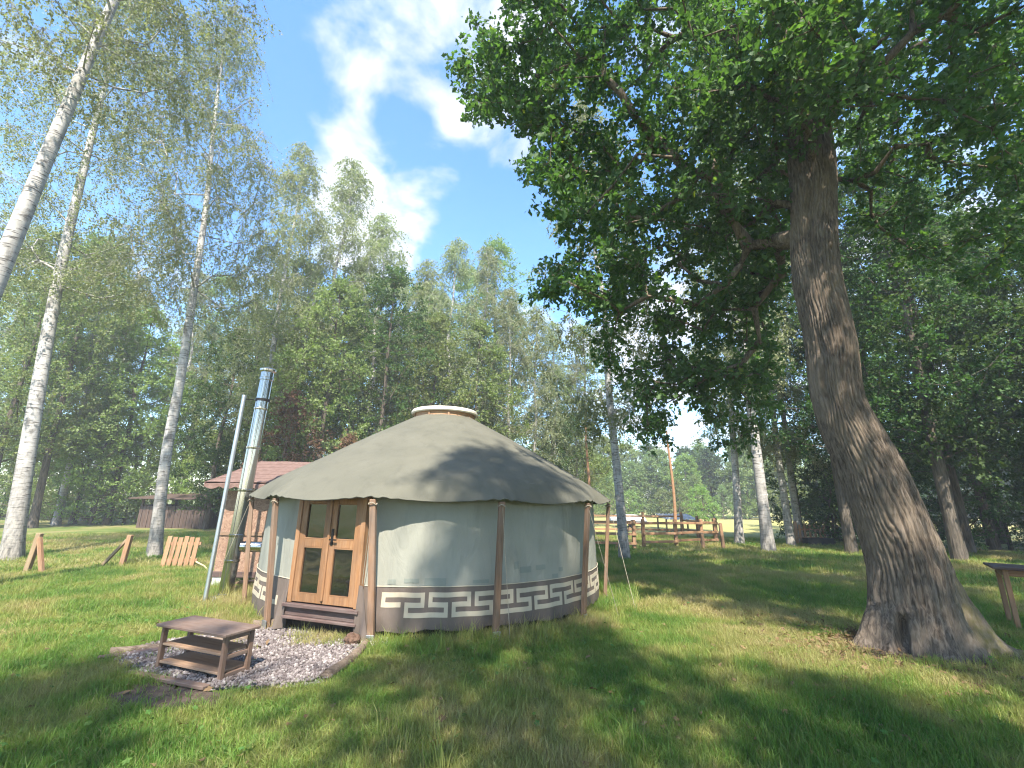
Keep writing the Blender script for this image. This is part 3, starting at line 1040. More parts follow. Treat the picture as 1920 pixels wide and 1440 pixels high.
    for s_ in (-1, 1):
        place(dbox('door_jamb', [((0, 0, (zb + zt) / 2), (.062, .12, zt - zb))], M['pine_v'], Y), s_ * .505, 0)
    place(dbox('door_lintel', [((0, 0, 0), (.948, .11, .06))], M['pine'], Y), 0, zt - .03)
    lw = .468
    for s_ in (-1, 1):
        x0 = s_ * (lw / 2 + .003)
        H0, H1 = zb + .012, zt - .065
        st = .092
        boxes = [((-lw / 2 + st / 2, 0, (H0 + H1) / 2), (st, .045, H1 - H0)), ((lw / 2 - st / 2, 0, (H0 + H1) / 2), (st, .045, H1 - H0)),
                 ((0, 0, H0 + .05), (lw - 2 * st, .041, .10)), ((0, 0, 1.05), (lw - 2 * st, .041, .10)), ((0, 0, H1 - .05), (lw - 2 * st, .041, .10))]
        lf = place(dbox('door_leaf', boxes, M['pine_v'], Y), x0, 0, .025)
        for z0, z1 in ((H0 + .10, 1.0), (1.10, H1 - .10)):
            g = obj('pane', box_me('pane', lw - 2 * st, .008, z1 - z0, 0, M['glass']), None, lf)
            g.location = (0, -.004, (z0 + z1) / 2)
            # glazing beads
            for zq in (z0 + .006, z1 - .006):
                dbox('glazing_bead', [((0, .016, zq), (lw - 2 * st, .012, .012))], M['pine'], lf, 0)
        if s_ < 0:
            hd = dbox('door_handle', [((lw / 2 - .05, .027, 1.13), (.036, .01, .20)), ((lw / 2 - .085, .055, 1.10), (.11, .014, .016)), ((lw / 2 - .05, .04, 1.10), (.016, .03, .016)), ((lw / 2 - .05, .035, 1.2), (.022, .014, .022))], M['iron'], lf, .002)
    cov = place(dbox('cover_strip', [((0, 0, (zb + zt) / 2), (.034, .018, zt - zb - .1))], M['pine_v'], Y), 0.0, 0, .058)
    # threshold boards and a near-black sheet that paints the shade of the void below
    place(dbox('sill_board', [((0, 0, 0), (1.14, .14, .04))], M['sill'], Y), 0, .31, .03)
    place(dbox('sill_board', [((0, 0, 0), (1.12, .05, .10))], M['sill'], Y), 0, .238, .03)
    place(dbox('sill_board', [((0, 0, 0), (1.10, .12, .03))], M['sill'], Y), 0, .17, .04)
    place(dbox('void_shade_sheet', [((0, 0, 0), (1.1, .02, .2))], M['dark'], Y), 0, .06, -.12)
    # canvas flaps hanging at both sides of the threshold
    for s_, wd in ((1, .12), (-1, .17)):
        us = np.linspace(0, 1, 9); zs = np.linspace(0, 1, 12)
        V = []
        for zq in zs:
            z = .60 + (.03 - .60) * zq
            for u in us:
                x = s_ * (.53 + u * wd * (.35 + .9 * zq))
                y = .06 + .045 * math.sin(u * 6 + zq * 3) * zq + .06 * zq * (1 - abs(2 * u - 1))
                V.append((x, y, z))
        i = np.arange(11)[:, None] * 9 + np.arange(8)[None]
        Fq = np.stack([i, i + 1, i + 10, i + 9], -1).reshape(-1, 4)
        place(obj('canvas_flap', mesh_np('canvas_flap', np.array(V), Fq, True), M['band'], Y), 0, 0, .0)
    return Y
build_yurt()

# ------------------------------------------------------------------ things round the yurt
def build_chimney():
    x, y = -4.62, 7.96
    z0 = gzf(x, y)
    C = thing('stove_chimney', 'tall shiny stainless steel stove chimney beside the yurt', 'chimney', (x, y, z0))
    C.rotation_euler = (0, .03, 0)
    zs = [0.06, .58, .98, 1.72, 2.45, 3.15, 3.70]
    for k in range(len(zs) - 1):
        r = .108
        prof = [(r + .009, zs[k]), (r + .011, zs[k] + .015), (r + .011, zs[k] + .03), (r, zs[k] + .038), (r, zs[k + 1] - .012), (r + .004, zs[k + 1] - .002)]
        obj('pipe_section', lathe_me('pipe_section', prof, 40), M['steel'], C)
    obj('pipe_cap', lathe_me('pipe_cap', [(.108, 3.69), (.12, 3.70), (.12, 3.74), (.112, 3.75), (.112, 3.84), (.142, 3.865), (.145, 3.895), (.13, 3.91), (.102, 3.90), (.10, 3.6)], 40), M['steel'], C)
    obj('base_plate', box_me('base_plate', .34, .34, .07, .01, M['concrete']), None, C).location = (0, 0, .02)
    cl = obj('pipe_clamp', lathe_me('pipe_clamp', [(.11, 3.30), (.122, 3.30), (.122, 3.345), (.11, 3.345)], 40), M['iron'], C)
    d = Vector((YC[0] - x, YC[1] - y, 0)).normalized()
    P = [Vector((0, 0, .82)) + d * u for u in (.10, .14, .30, .62)]
    obj('flue_elbow', tube_me('flue_elbow', P, [.085, .085, .085, .085], 28), M['steel'], C)
    for u in (.15, .40):
        P = [Vector((0, 0, .82)) + d * (u + e) for e in (0, .012, .028, .04)]
        obj('flue_collar', tube_me('flue_collar', P, [.086, .094, .094, .086], 28), M['steel'], C)
    # black iron bracket to the pole
    bx0 = Vector((-.13, -.05, 3.32)); bx1 = Vector((-.235, -.16, 3.30))
    plank('bracket', bx0, bx1, .03, .012, M['iron'], C)
    # galvanised support pole
    pb = onground(383, 1130)
    S = thing('support_pole', 'slim galvanised steel pole leaning beside the stove chimney', 'pole', (pb[0], pb[1], gzf(*pb)))
    tp = Vector((x - .145 - pb[0], y - .165 - pb[1], 3.36))
    obj('tube', tube_me('tube', [Vector((0, 0, -.03)), tp * .5, tp], .033, 18), M['galv'], S)
    obj('foot', box_me('foot', .12, .12, .025, .003, M['galv']), None, S).location = (0, 0, .0)
    obj('end_cap', tube_me('end_cap', [tp - tp.normalized() * .03, tp + tp.normalized() * .01], .037, 18), M['galv'], S)
build_chimney()

def build_shed():
    x0, y0 = -5.56, 9.08
    S = thing('shed', 'small shed of brown chipboard with scalloped brown shingle roof behind the chimney', 'shed', (x0, y0, 0))
    W, D = 2.3, 1.5
    zf = 1.72
    for k in range(2):
        w = W / 2 - .006
        p = obj('wall_panel', box_me('wall_panel', w, .022, zf - .24, .002, M['osb'], 'f%d' % k), None, S)
        p.location = (W / 2 * (k + .5), 0, (zf + .24) / 2)
    p = obj('wall_panel', box_me('wall_panel', .022, D, zf - .24, .002, M['osb']), None, S)
    p.location = (-.006, D / 2 + .02, (zf + .24) / 2)
    p = obj('wall_panel', box_me('wall_panel', W, .022, zf + .2, .002, M['osb']), None, S)
    p.location = (W / 2, D + .05, (zf + .6) / 2)
    plank('corner_post', (.035, .06, -.02), (.035, .06, zf), .07, .07, M['post'], S, (0, 1, 0))
    plank('base_beam', (-.02, .03, .19), (W, .03, .19), .12, .10, M['sill'], S)
    plank('cross_batten', (.0, -.022, .92), (W, -.022, .92), .02, .07, M['post'], S)
    for bxk in (.1, 1.1, 2.1):
        box('foundation_block', (bxk, .08, .06), (.2, .2, .18), M['concrete'], S, .01)
    # shingle roof with scalloped lower edge, sloping up to the back
    nx = 90
    xs = np.linspace(-.28, W + .3, nx)
    ys = np.array([-.30, -.30, -.26, .2, .7, 1.2, 1.65])
    V = []
    for q, yv in enumerate(ys):
        z = 1.84 + .30 * (yv + .30) / 1.0
        if q == 0:
            zz = z - .045 - .05 * np.abs(np.sin((xs + .28) * math.pi / .30))
        else:
            zz = z + .008 * np.sin(xs * 7)
        V.append(np.stack([xs, np.full(nx, yv) - (.01 if q == 0 else 0), zz + 0 * xs], -1))
    V = np.concatenate(V)
    i = np.arange(len(ys) - 1)[:, None] * nx + np.arange(nx - 1)[None]
    Fq = np.stack([i, i + 1, i + nx + 1, i + nx], -1).reshape(-1, 4)
    rf = obj('roof', mesh_np('roof', V, Fq), M['shingle'], S)
    sm = rf.modifiers.new('thick', 'SOLIDIFY'); sm.thickness = .02
    # courses of shingle as real steps
    for c in range(6):
        yv = -.26 + c * .30
        z = 1.84 + .30 * (yv + .30) + .012
        o = box('shingle_course', (W / 2, yv + .15, z + .045 + .01), (W + .54, .315, .010), M['shingle'], S, .001, (math.atan(.30) - .02, 0, 0))
    # the left verge
    ys2 = np.linspace(-.30, 1.6, 60)
    V = []
    for e in (0, 1):
        z = 1.84 + .30 * (ys2 + .30) + .03
        V.append(np.stack([np.full(60, -.285), ys2, z - e * (.08 + .05 * np.abs(np.sin(ys2 * math.pi / .3)))], -1))
    V = np.concatenate(V)
    Fq = np.array([(i, i + 1, i + 61, i + 60) for i in range(59)])
    o = obj('verge_trim', mesh_np('verge_trim', V, Fq), M['shingle'], S)
    o.modifiers.new('thick', 'SOLIDIFY').thickness = .015
build_shed()
def build_rack():
    x, y = -3.34, 4.80
    rz = math.atan2(-.32, .82)
    z = gzf(-2.9, 4.75) + .03
    Rk = thing('step_rack', 'low three-tier brown wooden rack standing on the gravel', 'rack', (x, y, z), rz)
    L, D, H = .87, .30, .37
    for px in (.02, L - .02):
        for py in (.02, D - .02):
            plank('leg', (px, py, -.045), (px, py, H - .015), .045, .038, M['rack'], Rk, (1, 0, 0))
    t = box('top_board', (L / 2, D / 2 - .005, H), (L + .07, D + .07, .024), M['racktop'], Rk, .004)
    for zz in (.055, .205):
        box('shelf_board', (L / 2, D / 2, zz), (L - .085, D - .005, .02), M['shelf'], Rk, .003)
        for px in (.02, L - .02):
            plank('side_rail', (px, .045, zz - .028), (px, D - .045, zz - .028), .03, .036, M['rack'], Rk)
    for px in (.02, L - .02):
        plank('side_rail', (px, .045, H - .036), (px, D - .045, H - .036), .03, .038, M['rack'], Rk)
build_rack()
def log_me(name, P, r, seed, seg=14):
    P = np.array([[*q] for q in P], float)
    n = 18
    t = np.linspace(0, 1, n); ti = np.linspace(0, 1, len(P))
    Q = np.stack([np.interp(t, ti, P[:, i]) for i in range(3)], -1)
    V, Fq = tube_np(Q, np.full(n, r), seg)
    V = V.reshape(n, seg, 3)
    nz = (vnoise(np.arange(n)[:, None] * .5, np.arange(seg)[None] * .7, seed) - .5) * .5
    V = Q[:, None] + (V - Q[:, None]) * (1 + nz)[..., None]
    caps = np.array([np.arange(seg)[::-1], np.arange(seg) + (n - 1) * seg])
    return mesh_np(name, V.reshape(-1, 3), [Fq, caps], True)
def ground_log(name, label, cat, pts, r, mat, seed, group=None, sink=.3):
    a = pts[0]
    o = obj(name, log_me(name, [(p[0] - a[0], p[1] - a[1], gzf(*p) - gzf(*a) + r * (1 - sink)) for p in pts], r, seed), mat)
    o.location = (a[0], a[1], gzf(*a))
    return tag(o, label, cat, group)
ground_log('edging_log', 'long weathered log edging the gravel on the side of the stone slab', 'log', [(-1.60, 5.68), (-1.58, 5.15), (-1.66, 4.62)], .045, M['log'], 3)
ground_log('edging_log', 'short grey log lying at the foot of the post left of the yurt door', 'log', [(-3.25, 6.33), (-2.72, 6.42)], .06, M['log'], 5)
ground_log('edging_log', 'dark half buried log behind the left end of the rack', 'log', [(-4.08, 5.16), (-3.55, 5.5), (-3.0, 5.75)], .045, M['log'], 8)
def flat_board(name, label, p0, p1, w, mat):
    a = Vector((p0[0], p0[1], gzf(*p0)))
    T = thing(name, label, 'board', a)
    b = Vector((p1[0], p1[1], gzf(*p1))) - a
    plank('board', Vector((0, 0, .03)), b + Vector((0, 0, .035)), w, .028, mat, T)
    return T
flat_board('loose_board', 'weathered grey board lying in the grass at the gravel edge', (-4.08, 5.02), (-3.62, 5.36), .10, M['sill'])
flat_board('loose_board', 'split dark board lying in front of the rack', (-3.50, 4.68), (-2.55, 4.34), .07, M['rack'])
def build_slab():
    T = thing('paving_slab', 'pale concrete slab under the post right of the yurt door', 'slab', (-1.52, 5.70, gzf(-1.52, 5.7)), .25)
    box('slab', (0, 0, .02), (.30, .22, .06), M['concrete'], T, .008)
    st = bmesh.new()
    bmesh.ops.create_icosphere(st, subdivisions=3, radius=.085)
    for v in st.verts:
        n = v.co.normalized()
        k = .78 + .5 * float(vnoise(n.x * 2.6 + 9, n.y * 2.6 + n.z * 3.1 + 4, 3))
        v.co = n * .085 * k
    me = bpy.data.meshes.new('stone'); st.to_mesh(me); st.free()
    for p in me.polygons:
        p.use_smooth = False
    o = obj('stone', me, simple('rusty_stone', [(.06, .035, .024), (.11, .065, .044), (.16, .10, .07)], (1, 1, 1), 14, .95, .01))
    o.location = (-1.76, 5.66, gzf(-1.76, 5.66) + .05)
    tag(o, 'rough rust brown stone beside the slab at the yurt door', 'stone')
build_slab()
def build_board_pile():
    P = thing('board_pile', 'low pile of short pale brown boards between chimney and shed', 'boards', (-4.62, 8.55, gzf(-4.6, 8.5)), .1)
    for k in range(7):
        x, y, z = rnd.uniform(-.1, .1), rnd.uniform(-.12, .12), .015 + .03 * k
        box('board', (.15 + x, y, z), (.75 - .04 * k, .12, .027), M['fence_old'] if k % 2 else M['osb'], P, .002, (0, 0, rnd.uniform(-.2, .2)))
build_board_pile()

def build_left_lawn_things():
    # two fence posts with braces, a small slatted gate
    b = onground(48, 1075)
    A = thing('fence_post', 'old wooden fence post with a thick short brace beside the big birch', 'fence post', (b[0], b[1], gzf(*b)))
    plank('post', (0, 0, -.1), (.05, .03, .78), .10, .09, M['fence_old'], A, (0, 1, 0), .008)
    plank('brace', (.42, -.06, -.08), (.09, .0, .70), .08, .07, M['fence'], A, (0, 1, 0), .008)
    b = onground(227, 1064)
    A = thing('fence_post', 'reddish wooden fence post with a long slanting brace on the lawn', 'fence post', (b[0], b[1], gzf(*b)))
    plank('post', (0, 0, -.1), (.04, .02, .70), .10, .09, M['fence'], A, (0, 1, 0), .008)
    plank('brace', (-.50, -.02, -.06), (.0, .0, .60), .06, .055, M['fence_old'], A, (0, 1, 0), .006)
    a = np.array(onground(303, 1066)); c = np.array(onground(357, 1066))
    G = thing('slatted_gate', 'small orange brown gate of six slats propped up by the birch trunk', 'gate', (a[0], a[1], gzf(*a)), math.atan2(c[1] - a[1], c[0] - a[0]))
    L = float(np.linalg.norm(c - a))
    for k in range(6):
        x = L * k / 5
        plank('slat', (x, 0, -.03 + .01 * (k % 2)), (x - .0, .10, .69 - .015 * (k % 3)), .095, .022, M['fence'], G, (0, -1, 0), .003)
    for zz in (.16, .52):
        plank('rail', (-.06, .025 + .10 * zz / .69 , zz), (L + .09, .025 + .10 * zz / .69, zz + .01), .07, .03, M['fence'], G, (0, -1, 0), .003)
    # peeled branch leaning on the gate
    p0 = onground(352, 1062); p1 = onground(392, 1072)
    z0 = gzf(*p0)
    o = obj('peeled_branch', tube_me('peeled_branch', [(0, 0, .22), ((p1[0] - p0[0]) * .4, (p1[1] - p0[1]) * .4, .13), ((p1[0] - p0[0]) * .75, (p1[1] - p0[1]) * .75, .09), (p1[0] - p0[0], p1[1] - p0[1], .0)], [.016, .018, .016, .014], 8), simple('peeled_wood', [(.45, .38, .20), (.58, .50, .30)], (1, 1, 1), 20, .7))
    o.location = (p0[0], p0[1], z0)
    tag(o, 'pale yellow peeled branch leaning on the small slatted gate', 'branch')
    # dark plank hut among the trees
    h0 = np.array((-19.2, 24.2)); h1 = np.array((-15.7, 24.0))
    Hh = thing('plank_hut', 'low dark brown plank hut under the trees at the wood edge', 'hut', (h0[0], h0[1], 0), math.atan2(h1[1] - h0[1], h1[0] - h0[0]))
    L = float(np.linalg.norm(h1 - h0))
    n = 20
    for k in range(n):
        x = L * (k + .5) / n
        plank('plank', (x, .012 * (k % 2), -.05), (x, .012 * (k % 2), 1.08 + .03 * rnd.random()), L / n - .015, .025, M['hut'], Hh, (0, -1, 0), .003)
    for k in range(12):
        yv = .1 + 2.2 * (k + .5) / 12
        plank('plank', (L, yv, -.05), (L, yv, 1.15), 2.2 / 12 - .015, .025, M['hut'], Hh, (1, 0, 0), .003)
        plank('plank', (0, yv, -.05), (0, yv, 1.15), 2.2 / 12 - .015, .025, M['hut'], Hh, (1, 0, 0), .003)
    for x, yv in ((0.05, .08), (L - .05, .08), (0.05, 2.3), (L - .05, 2.3)):
        plank('corner_post', (x, yv, -.05), (x, yv, 1.42 + yv * .1), .1, .1, M['hut'], Hh, (0, 1, 0))
    o = box('roof', (L / 2, 1.15, 1.60), (L + .8, 3.1, .05), M['hut'], Hh, .01, (.1, 0, 0))
build_left_lawn_things()

def post_rail(label, pts, heights, ph, group=None, mat='fence', name='rail_fence', pw=.12):
    a = pts[0]
    T = thing(name, label, 'fence', (a[0], a[1], 0), 0, group)
    for k, p in enumerate(pts):
        z = gzf(*p)
        plank('post', (p[0] - a[0], p[1] - a[1], z - .1), (p[0] - a[0] + rnd.uniform(-.03, .03), p[1] - a[1], z + ph * rnd.uniform(.97, 1.05)), pw, pw, M[mat], T, (0, 1, 0), .01)
    for p, q in zip(pts[:-1], pts[1:]):
        d = Vector((q[0] - p[0], q[1] - p[1], 0))
        off = Vector((d.y, -d.x, 0)).normalized() * (pw * .5 + .025)
        for h in heights:
            h0, h1 = h + rnd.uniform(-.03, .03), h + rnd.uniform(-.03, .03)
            plank('rail', Vector((p[0] - a[0], p[1] - a[1], h0)) + off - d.normalized() * .08, Vector((q[0] - a[0], q[1] - a[1], h1)) + off + d.normalized() * .08, .09, .045, M[mat], T, off, .006)
    return T
def build_right_things():
    T = post_rail('reddish rail fence running out from behind the yurt to a braced end post', [(-.9, 17.3), (1.9, 17.25), (4.53, 17.17)], (.22, .55, .92), 1.02)
    plank('brace', (4.53 + .9 - .75, -.13 - .05, -.02), (4.53 + .9 - .12, -.13, .75), .07, .07, M['fence'], T, (0, 1, 0))
    post_rail('two-rail reddish fence with close set end posts between the slender pole and birch', [(5.0, 17.6), (6.55, 18.55), (7.95, 19.5), (8.70, 19.9)], (.2, .52, .88), 1.0)
    post_rail('rear rail fence along the edge of the pale meadow', [(1.6, 24.6), (4.4, 24.8), (7.12, 24.98), (9.2, 25.1)], (.3, .6, .95), 1.15)
    post_rail('side rails joining the close set posts to the rear meadow fence', [(8.95, 20.4), (9.05, 22.6), (9.15, 24.8)], (.35, .8), 1.05)
    for x, y, h, lab, nm in ((1357, 1031, .92, 'lone short brown post at the foot of the sunlit birch', 'wooden_post'), (1320, 1030, .55, 'low dark stump post standing in grass before the close set fence posts', 'wooden_post'), (1448, 1022, .8, 'plain brown post between the two birches on the meadow edge', 'wooden_post')):
        b = onground(x, y)
        P = thing(nm, lab, 'post', (b[0], b[1], gzf(*b)))
        plank('post', (0, 0, -.1), (-.03, .02, h), .11, .10, M['fence'], P, (0, 1, 0), .012)
        plank('cap', (-.03, .02, h - .002), (-.03, .02, h + .03), .09, .08, M['fence'], P, (0, 1, 0), .01)
    # slender bare poles
    for x, y, h, lab in ((1268, 1024, 4.6, 'tall slender orange brown bare pole standing in the fence corner'), (1106, 1022, 4.8, 'thin orange brown bare pole rising behind the yurt eave')):
        b = onground(x, y)
        Pp = thing('bare_pole', lab, 'pole', (b[0], b[1], gzf(*b)))
        zz = np.linspace(-.1, h, 10)
        obj('pole', tube_me('pole', np.stack([.05 * np.sin(zz), .03 * np.cos(zz * 1.3), zz], -1), np.linspace(.075, .04, 10), 10), M['fence'], Pp)
        for k in range(3):
            u = 1.2 + k * 1.1
            obj('branch_stub', tube_me('branch_stub', [(0, 0, u), (.12 * (-1) ** k, -.02, u + .06)], [.02, .008], 6), M['fence'], Pp)
    # small picket gate and trough on the right
    b = np.array((12.55, 20.3))
    G = thing('picket_gate', 'small reddish picket gate behind the black trough', 'gate', (b[0], b[1], gzf(*b)), .12)
    for k in range(5):
        plank('picket', (.24 * k, 0, .12), (.24 * k, 0, .82 + .05 * (k % 2)), .10, .022, M['fence'], G, (0, -1, 0), .004)
    for zz in (.28, .62):
        plank('rail', (-.1, .04, zz), (1.08, .04, zz), .07, .035, M['fence'], G, (0, -1, 0))
    plank('post', (-.16, .04, -.1), (-.16, .04, .95), .11, .11, M['fence'], G, (0, 1, 0), .01)
    plank('post', (1.16, .04, -.1), (1.16, .04, .8), .11, .11, M['fence'], G, (0, 1, 0), .01)
    Tr = thing('trough', 'black low trough standing before the small picket gate', 'trough', (12.5, 19.85, gzf(12.5, 19.85)), .12)
    obj('body', multi_box_me('body', [((.55, 0, .03), (1.15, .35, .06)), ((.55, -.17, .17), (1.15, .03, .24)), ((.55, .17, .17), (1.15, .03, .24)), ((-.02, 0, .17), (.03, .31, .24)), ((1.12, 0, .17), (.03, .31, .24))], M['tyre'], .004), None, Tr)
    obj('rim', multi_box_me('rim', [((.55, -.18, .295), (1.2, .05, .02)), ((.55, .18, .295), (1.2, .05, .02))], M['iron'], .003), None, Tr)
    b = np.array((15.2, 22.4))
    A = thing('fence_post', 'dark brown end post with a brace right of the picket gate', 'fence post', (b[0], b[1], gzf(*b)))
    plank('post', (0, 0, -.1), (0, 0, 1.1), .12, .12, M['hut'], A, (0, 1, 0), .01)
    plank('brace', (.75, .02, -.05), (.05, .02, .85), .09, .08, M['hut'], A, (0, 1, 0), .01)
    # low covered trailer and ribbed shelter far behind the fence
    W_ = thing('covered_trailer', 'low white covered trailer parked beyond the rail fence', 'trailer', (7.3, 33.5, 0), .15)
    V = []
    for x in np.linspace(0, 2.3, 10):
        for a in np.linspace(0, math.pi, 12):
            e = 1 - .35 * (abs(x - 1.15) / 1.15) ** 4
            V.append((x, -.75 * math.cos(a) * min(1, .9 + .1 * e), .42 + .42 * math.sin(a) ** .6 * e))
    i = np.arange(9)[:, None] * 12 + np.arange(11)[None]
    Fq = np.stack([i, i + 1, i + 13, i + 12], -1).reshape(-1, 4)
    caps = np.array([np.arange(12)[::-1], np.arange(12) + 9 * 12])
    obj('cover', mesh_np('cover', np.array(V), [Fq, caps], True), M['whitepaint'], W_)
    box('bed', (1.15, 0, .36), (2.4, 1.45, .14), M['trimgrey'], W_, .01)
    for s_ in (-1, 1):
        w = obj('wheel', tube_me('wheel', [(1.15, s_ * .72, .22), (1.15, s_ * .84, .22)], .24, 20, False), M['tyre'], W_)
    plank('drawbar', (2.3, 0, .32), (3.2, 0, .3), .08, .08, M['trimgrey'], W_)
    Sh = thing('low_shelter', 'low shelter with pale ribbed roof beyond the fence', 'shelter', (9.2, 27.6, 0), .1)
    nx = 60
    xs = np.linspace(0, 2.1, nx)
    V = np.concatenate([np.stack([xs, np.full(nx, yv), zv + .02 * np.sign(np.sin(xs * 2 * math.pi / .21))], -1) for yv, zv in ((0, .74), (1.4, 1.02))])
    Fq = np.array([(i, i + 1, i + nx + 1, i + nx) for i in range(nx - 1)])
    rf = obj('ribbed_roof', mesh_np('ribbed_roof', V, Fq), M['tarp'], Sh)
    rf.modifiers.new('thick', 'SOLIDIFY').thickness = .012
    for x, yv, z in ((.08, .08, .73), (2.0, .08, .73), (.08, 1.3, .98), (2.0, 1.3, .98)):
        plank('post', (x, yv, -.05), (x, yv, z), .08, .08, M['fence_old'], Sh, (0, 1, 0))
    # table at the right edge
    tb = onground(1912, 1186)
    Tb = thing('garden_table', 'weathered brown wooden table beside the oak trunk', 'table', (tb[0], tb[1], gzf(*tb)), -.66)
    for k in range(5):
        box('top_board', (.62, -.04 + .135 * k, .815), (1.5, .128, .03), M['sill'], Tb, .004)
    for x, yv in ((0, 0), (1.3, 0), (0.0, .5), (1.3, .5)):
        plank('leg', (x, yv, -.03), (x, yv, .80), .055, .055, M['fence'], Tb, (0, 1, 0), .005)
    plank('apron', (0, 0, .75), (1.3, 0, .75), .03, .08, M['fence'], Tb)
    plank('apron', (0, .5, .75), (1.3, .5, .75), .03, .08, M['fence'], Tb)
    plank('apron', (0, .036, .74), (0, .464, .74), .03, .08, M['fence'], Tb)
    plank('apron', (1.3, .036, .74), (1.3, .464, .74), .03, .08, M['fence'], Tb)
build_right_things()

# ------------------------------------------------------------------ trees
class Skel:
    """trunk nodes plus boughs grown towards attractor points"""
    def __init__(self, trunk, trunk_r, rs):
        self.rs = rs
        self.P = [np.array(p, float) for p in trunk]
        self.par = [-1] + list(range(len(trunk) - 1))
        self.pl = [0.0]
        for i in range(1, len(trunk)):
            self.pl.append(self.pl[-1] + np.linalg.norm(self.P[i] - self.P[i - 1]))
        self.tr = np.array(trunk_r, float)
        self.nt = len(trunk)
        self.chains = []
        self.tips = []
    def grow(self, att, first, kpath=.35, step=.45, up=.25, wob=.10, droop=0.0):
        att = np.asarray(att, float)
        tp = np.array(self.P[first:self.nt])
        d0 = np.array([np.linalg.norm(tp - a, axis=1).min() for a in att])
        for ai in np.argsort(d0):
            a = att[ai]
            Pn = np.array(self.P); pl = np.array(self.pl)
            dv = a - Pn
            d = np.linalg.norm(dv, axis=1)
            cost = d + kpath * pl * .35 + .5 * np.clip(-dv[:, 2], 0, 9) * (1 - droop)
            cost[:first] = 1e9
            j = int(np.argmin(cost))
            dist = d[j]
            if dist < .12:
                self.tips.append(j); continue
            n = max(1, int(dist / step))
            p0 = Pn[j]
            if j < self.nt:
                c = p0 + (a - p0) * .45 + np.array([0, 0, up * dist])
            else:
                q = self.P[self.par[j]]
                dr = p0 - q
                dr /= np.linalg.norm(dr) + 1e-9
                c = p0 + dr * dist * .35 + (a - p0) * .2 + np.array([0, 0, up * .3 * dist])
            ch = [j]
            last = j
            for s in range(1, n + 1):
                u = s / n
                p = (1 - u) ** 2 * p0 + 2 * u * (1 - u) * c + u * u * a
                if s < n:
                    p = p + self.rs.normal(0, wob * step, 3)
                self.P.append(p); self.par.append(last)
                self.pl.append(self.pl[last] + np.linalg.norm(p - self.P[last]))
                last = len(self.P) - 1
                ch.append(last)
            self.chains.append(ch)
            self.tips.append(last)
    def radii(self, tip=.007, ex=.46):
        n = len(self.P)
        cnt = np.zeros(n)
        for t in self.tips:
            cnt[t] += 1
        for i in range(n - 1, -1, -1):
            if self.par[i] >= 0 and i >= self.nt:
                cnt[self.par[i]] += cnt[i] if self.par[i] >= self.nt else 0
        self.R = tip * np.maximum(cnt, 1) ** ex
    def bough_mesh(self, rmin=0.0, k=1.0):
        parts = []
        Pn = np.array(self.P)
        for ch in self.chains:
            P = Pn[ch]
            r = self.R[ch].copy() * k
            r[0] = min(r[1] * 1.25, self.R[ch[0]] * k if ch[0] >= self.nt else r[1] * 1.6)
            if r.max() < rmin:
                continue
            r[-1] *= .5
            seg = 9 if r.max() > .07 else 6 if r.max() > .025 else 4
            if ch[0] < self.nt:
                pass
            parts.append(tube_np(P, r, seg))
        return parts

def leaf_batch(template, P, D, N, S):
    """template (k,3): x across, y along, z out of plane"""
    D = D / (np.linalg.norm(D, axis=1)[:, None] + 1e-9)
    N = N - D * (N * D).sum(1)[:, None]
    N = N / (np.linalg.norm(N, axis=1)[:, None] + 1e-9)
    X = np.cross(D, N)
    t = np.asarray(template)
    V = P[:, None] + S[:, None, None] * (t[None, :, 0, None] * X[:, None] + t[None, :, 1, None] * D[:, None] + t[None, :, 2, None] * N[:, None])
    k = len(t)
    return V.reshape(-1, 3), (np.arange(len(P))[:, None] * k + np.arange(k)[None])
QUAD = [(0, 0, 0), (.36, .42, .06), (0, 1, -.06), (-.36, .42, .06)]
OVAL = [(0, 0, 0), (.30, .25, .05), (.34, .6, .04), (0, 1, -.08), (-.34, .6, .04), (-.30, .25, .05)]
OAKL = [(0, 0, 0), (.20, .28, .05), (.16, .42, .03), (.36, .60, .06), (.24, .72, .03), (.0, 1, -.08),
        (-.24, .72, .03), (-.36, .60, .06), (-.16, .42, .03), (-.20, .28, .05)]
def leaves_round(rs, pts, twigs, per, tw_len, size, hang=0.0, flat=.5, out=None):
    """leaves along short twigs round each point -> P, D, N, S and the twig segments"""
    n = len(pts)
    base = np.repeat(pts, twigs, 0)
    d = rs.normal(0, 1, (n * twigs, 3))
    d[:, 2] = d[:, 2] * .75 + .12
    if out is not None:
        d += np.repeat(out, twigs, 0) * .9
    d /= np.linalg.norm(d, axis=1)[:, None]
    if hang:
        d = d * (1 - hang) + np.array([0, 0, -1.0]) * hang
        d /= np.linalg.norm(d, axis=1)[:, None]
    L = tw_len * rs.uniform(.45, 1.25, n * twigs)
    u = rs.uniform(.12, 1.0, (n * twigs, per)) ** .8
    P = base[:, None] + d[:, None] * (L[:, None] * u)[..., None]
    if hang:
        P = P + np.array([0, 0, -1.0]) * ((u * L[:, None]) ** 2 * .35)[..., None]
    P = P + rs.normal(0, (.012 + .05 * tw_len) if not hang else .022, P.shape)
    P = P.reshape(-1, 3)
    D = np.repeat(d, per, 0) * .5 + rs.normal(0, .75, P.shape)
    D[:, 2] -= .25 + hang * .8
    N = rs.normal(0, 1 - flat * .6, P.shape)
    N[:, 2] += flat * 1.4
    S = size * rs.uniform(.45, 1.35, len(P))
    return P, D, N, S, (base, base + d * L[:, None])
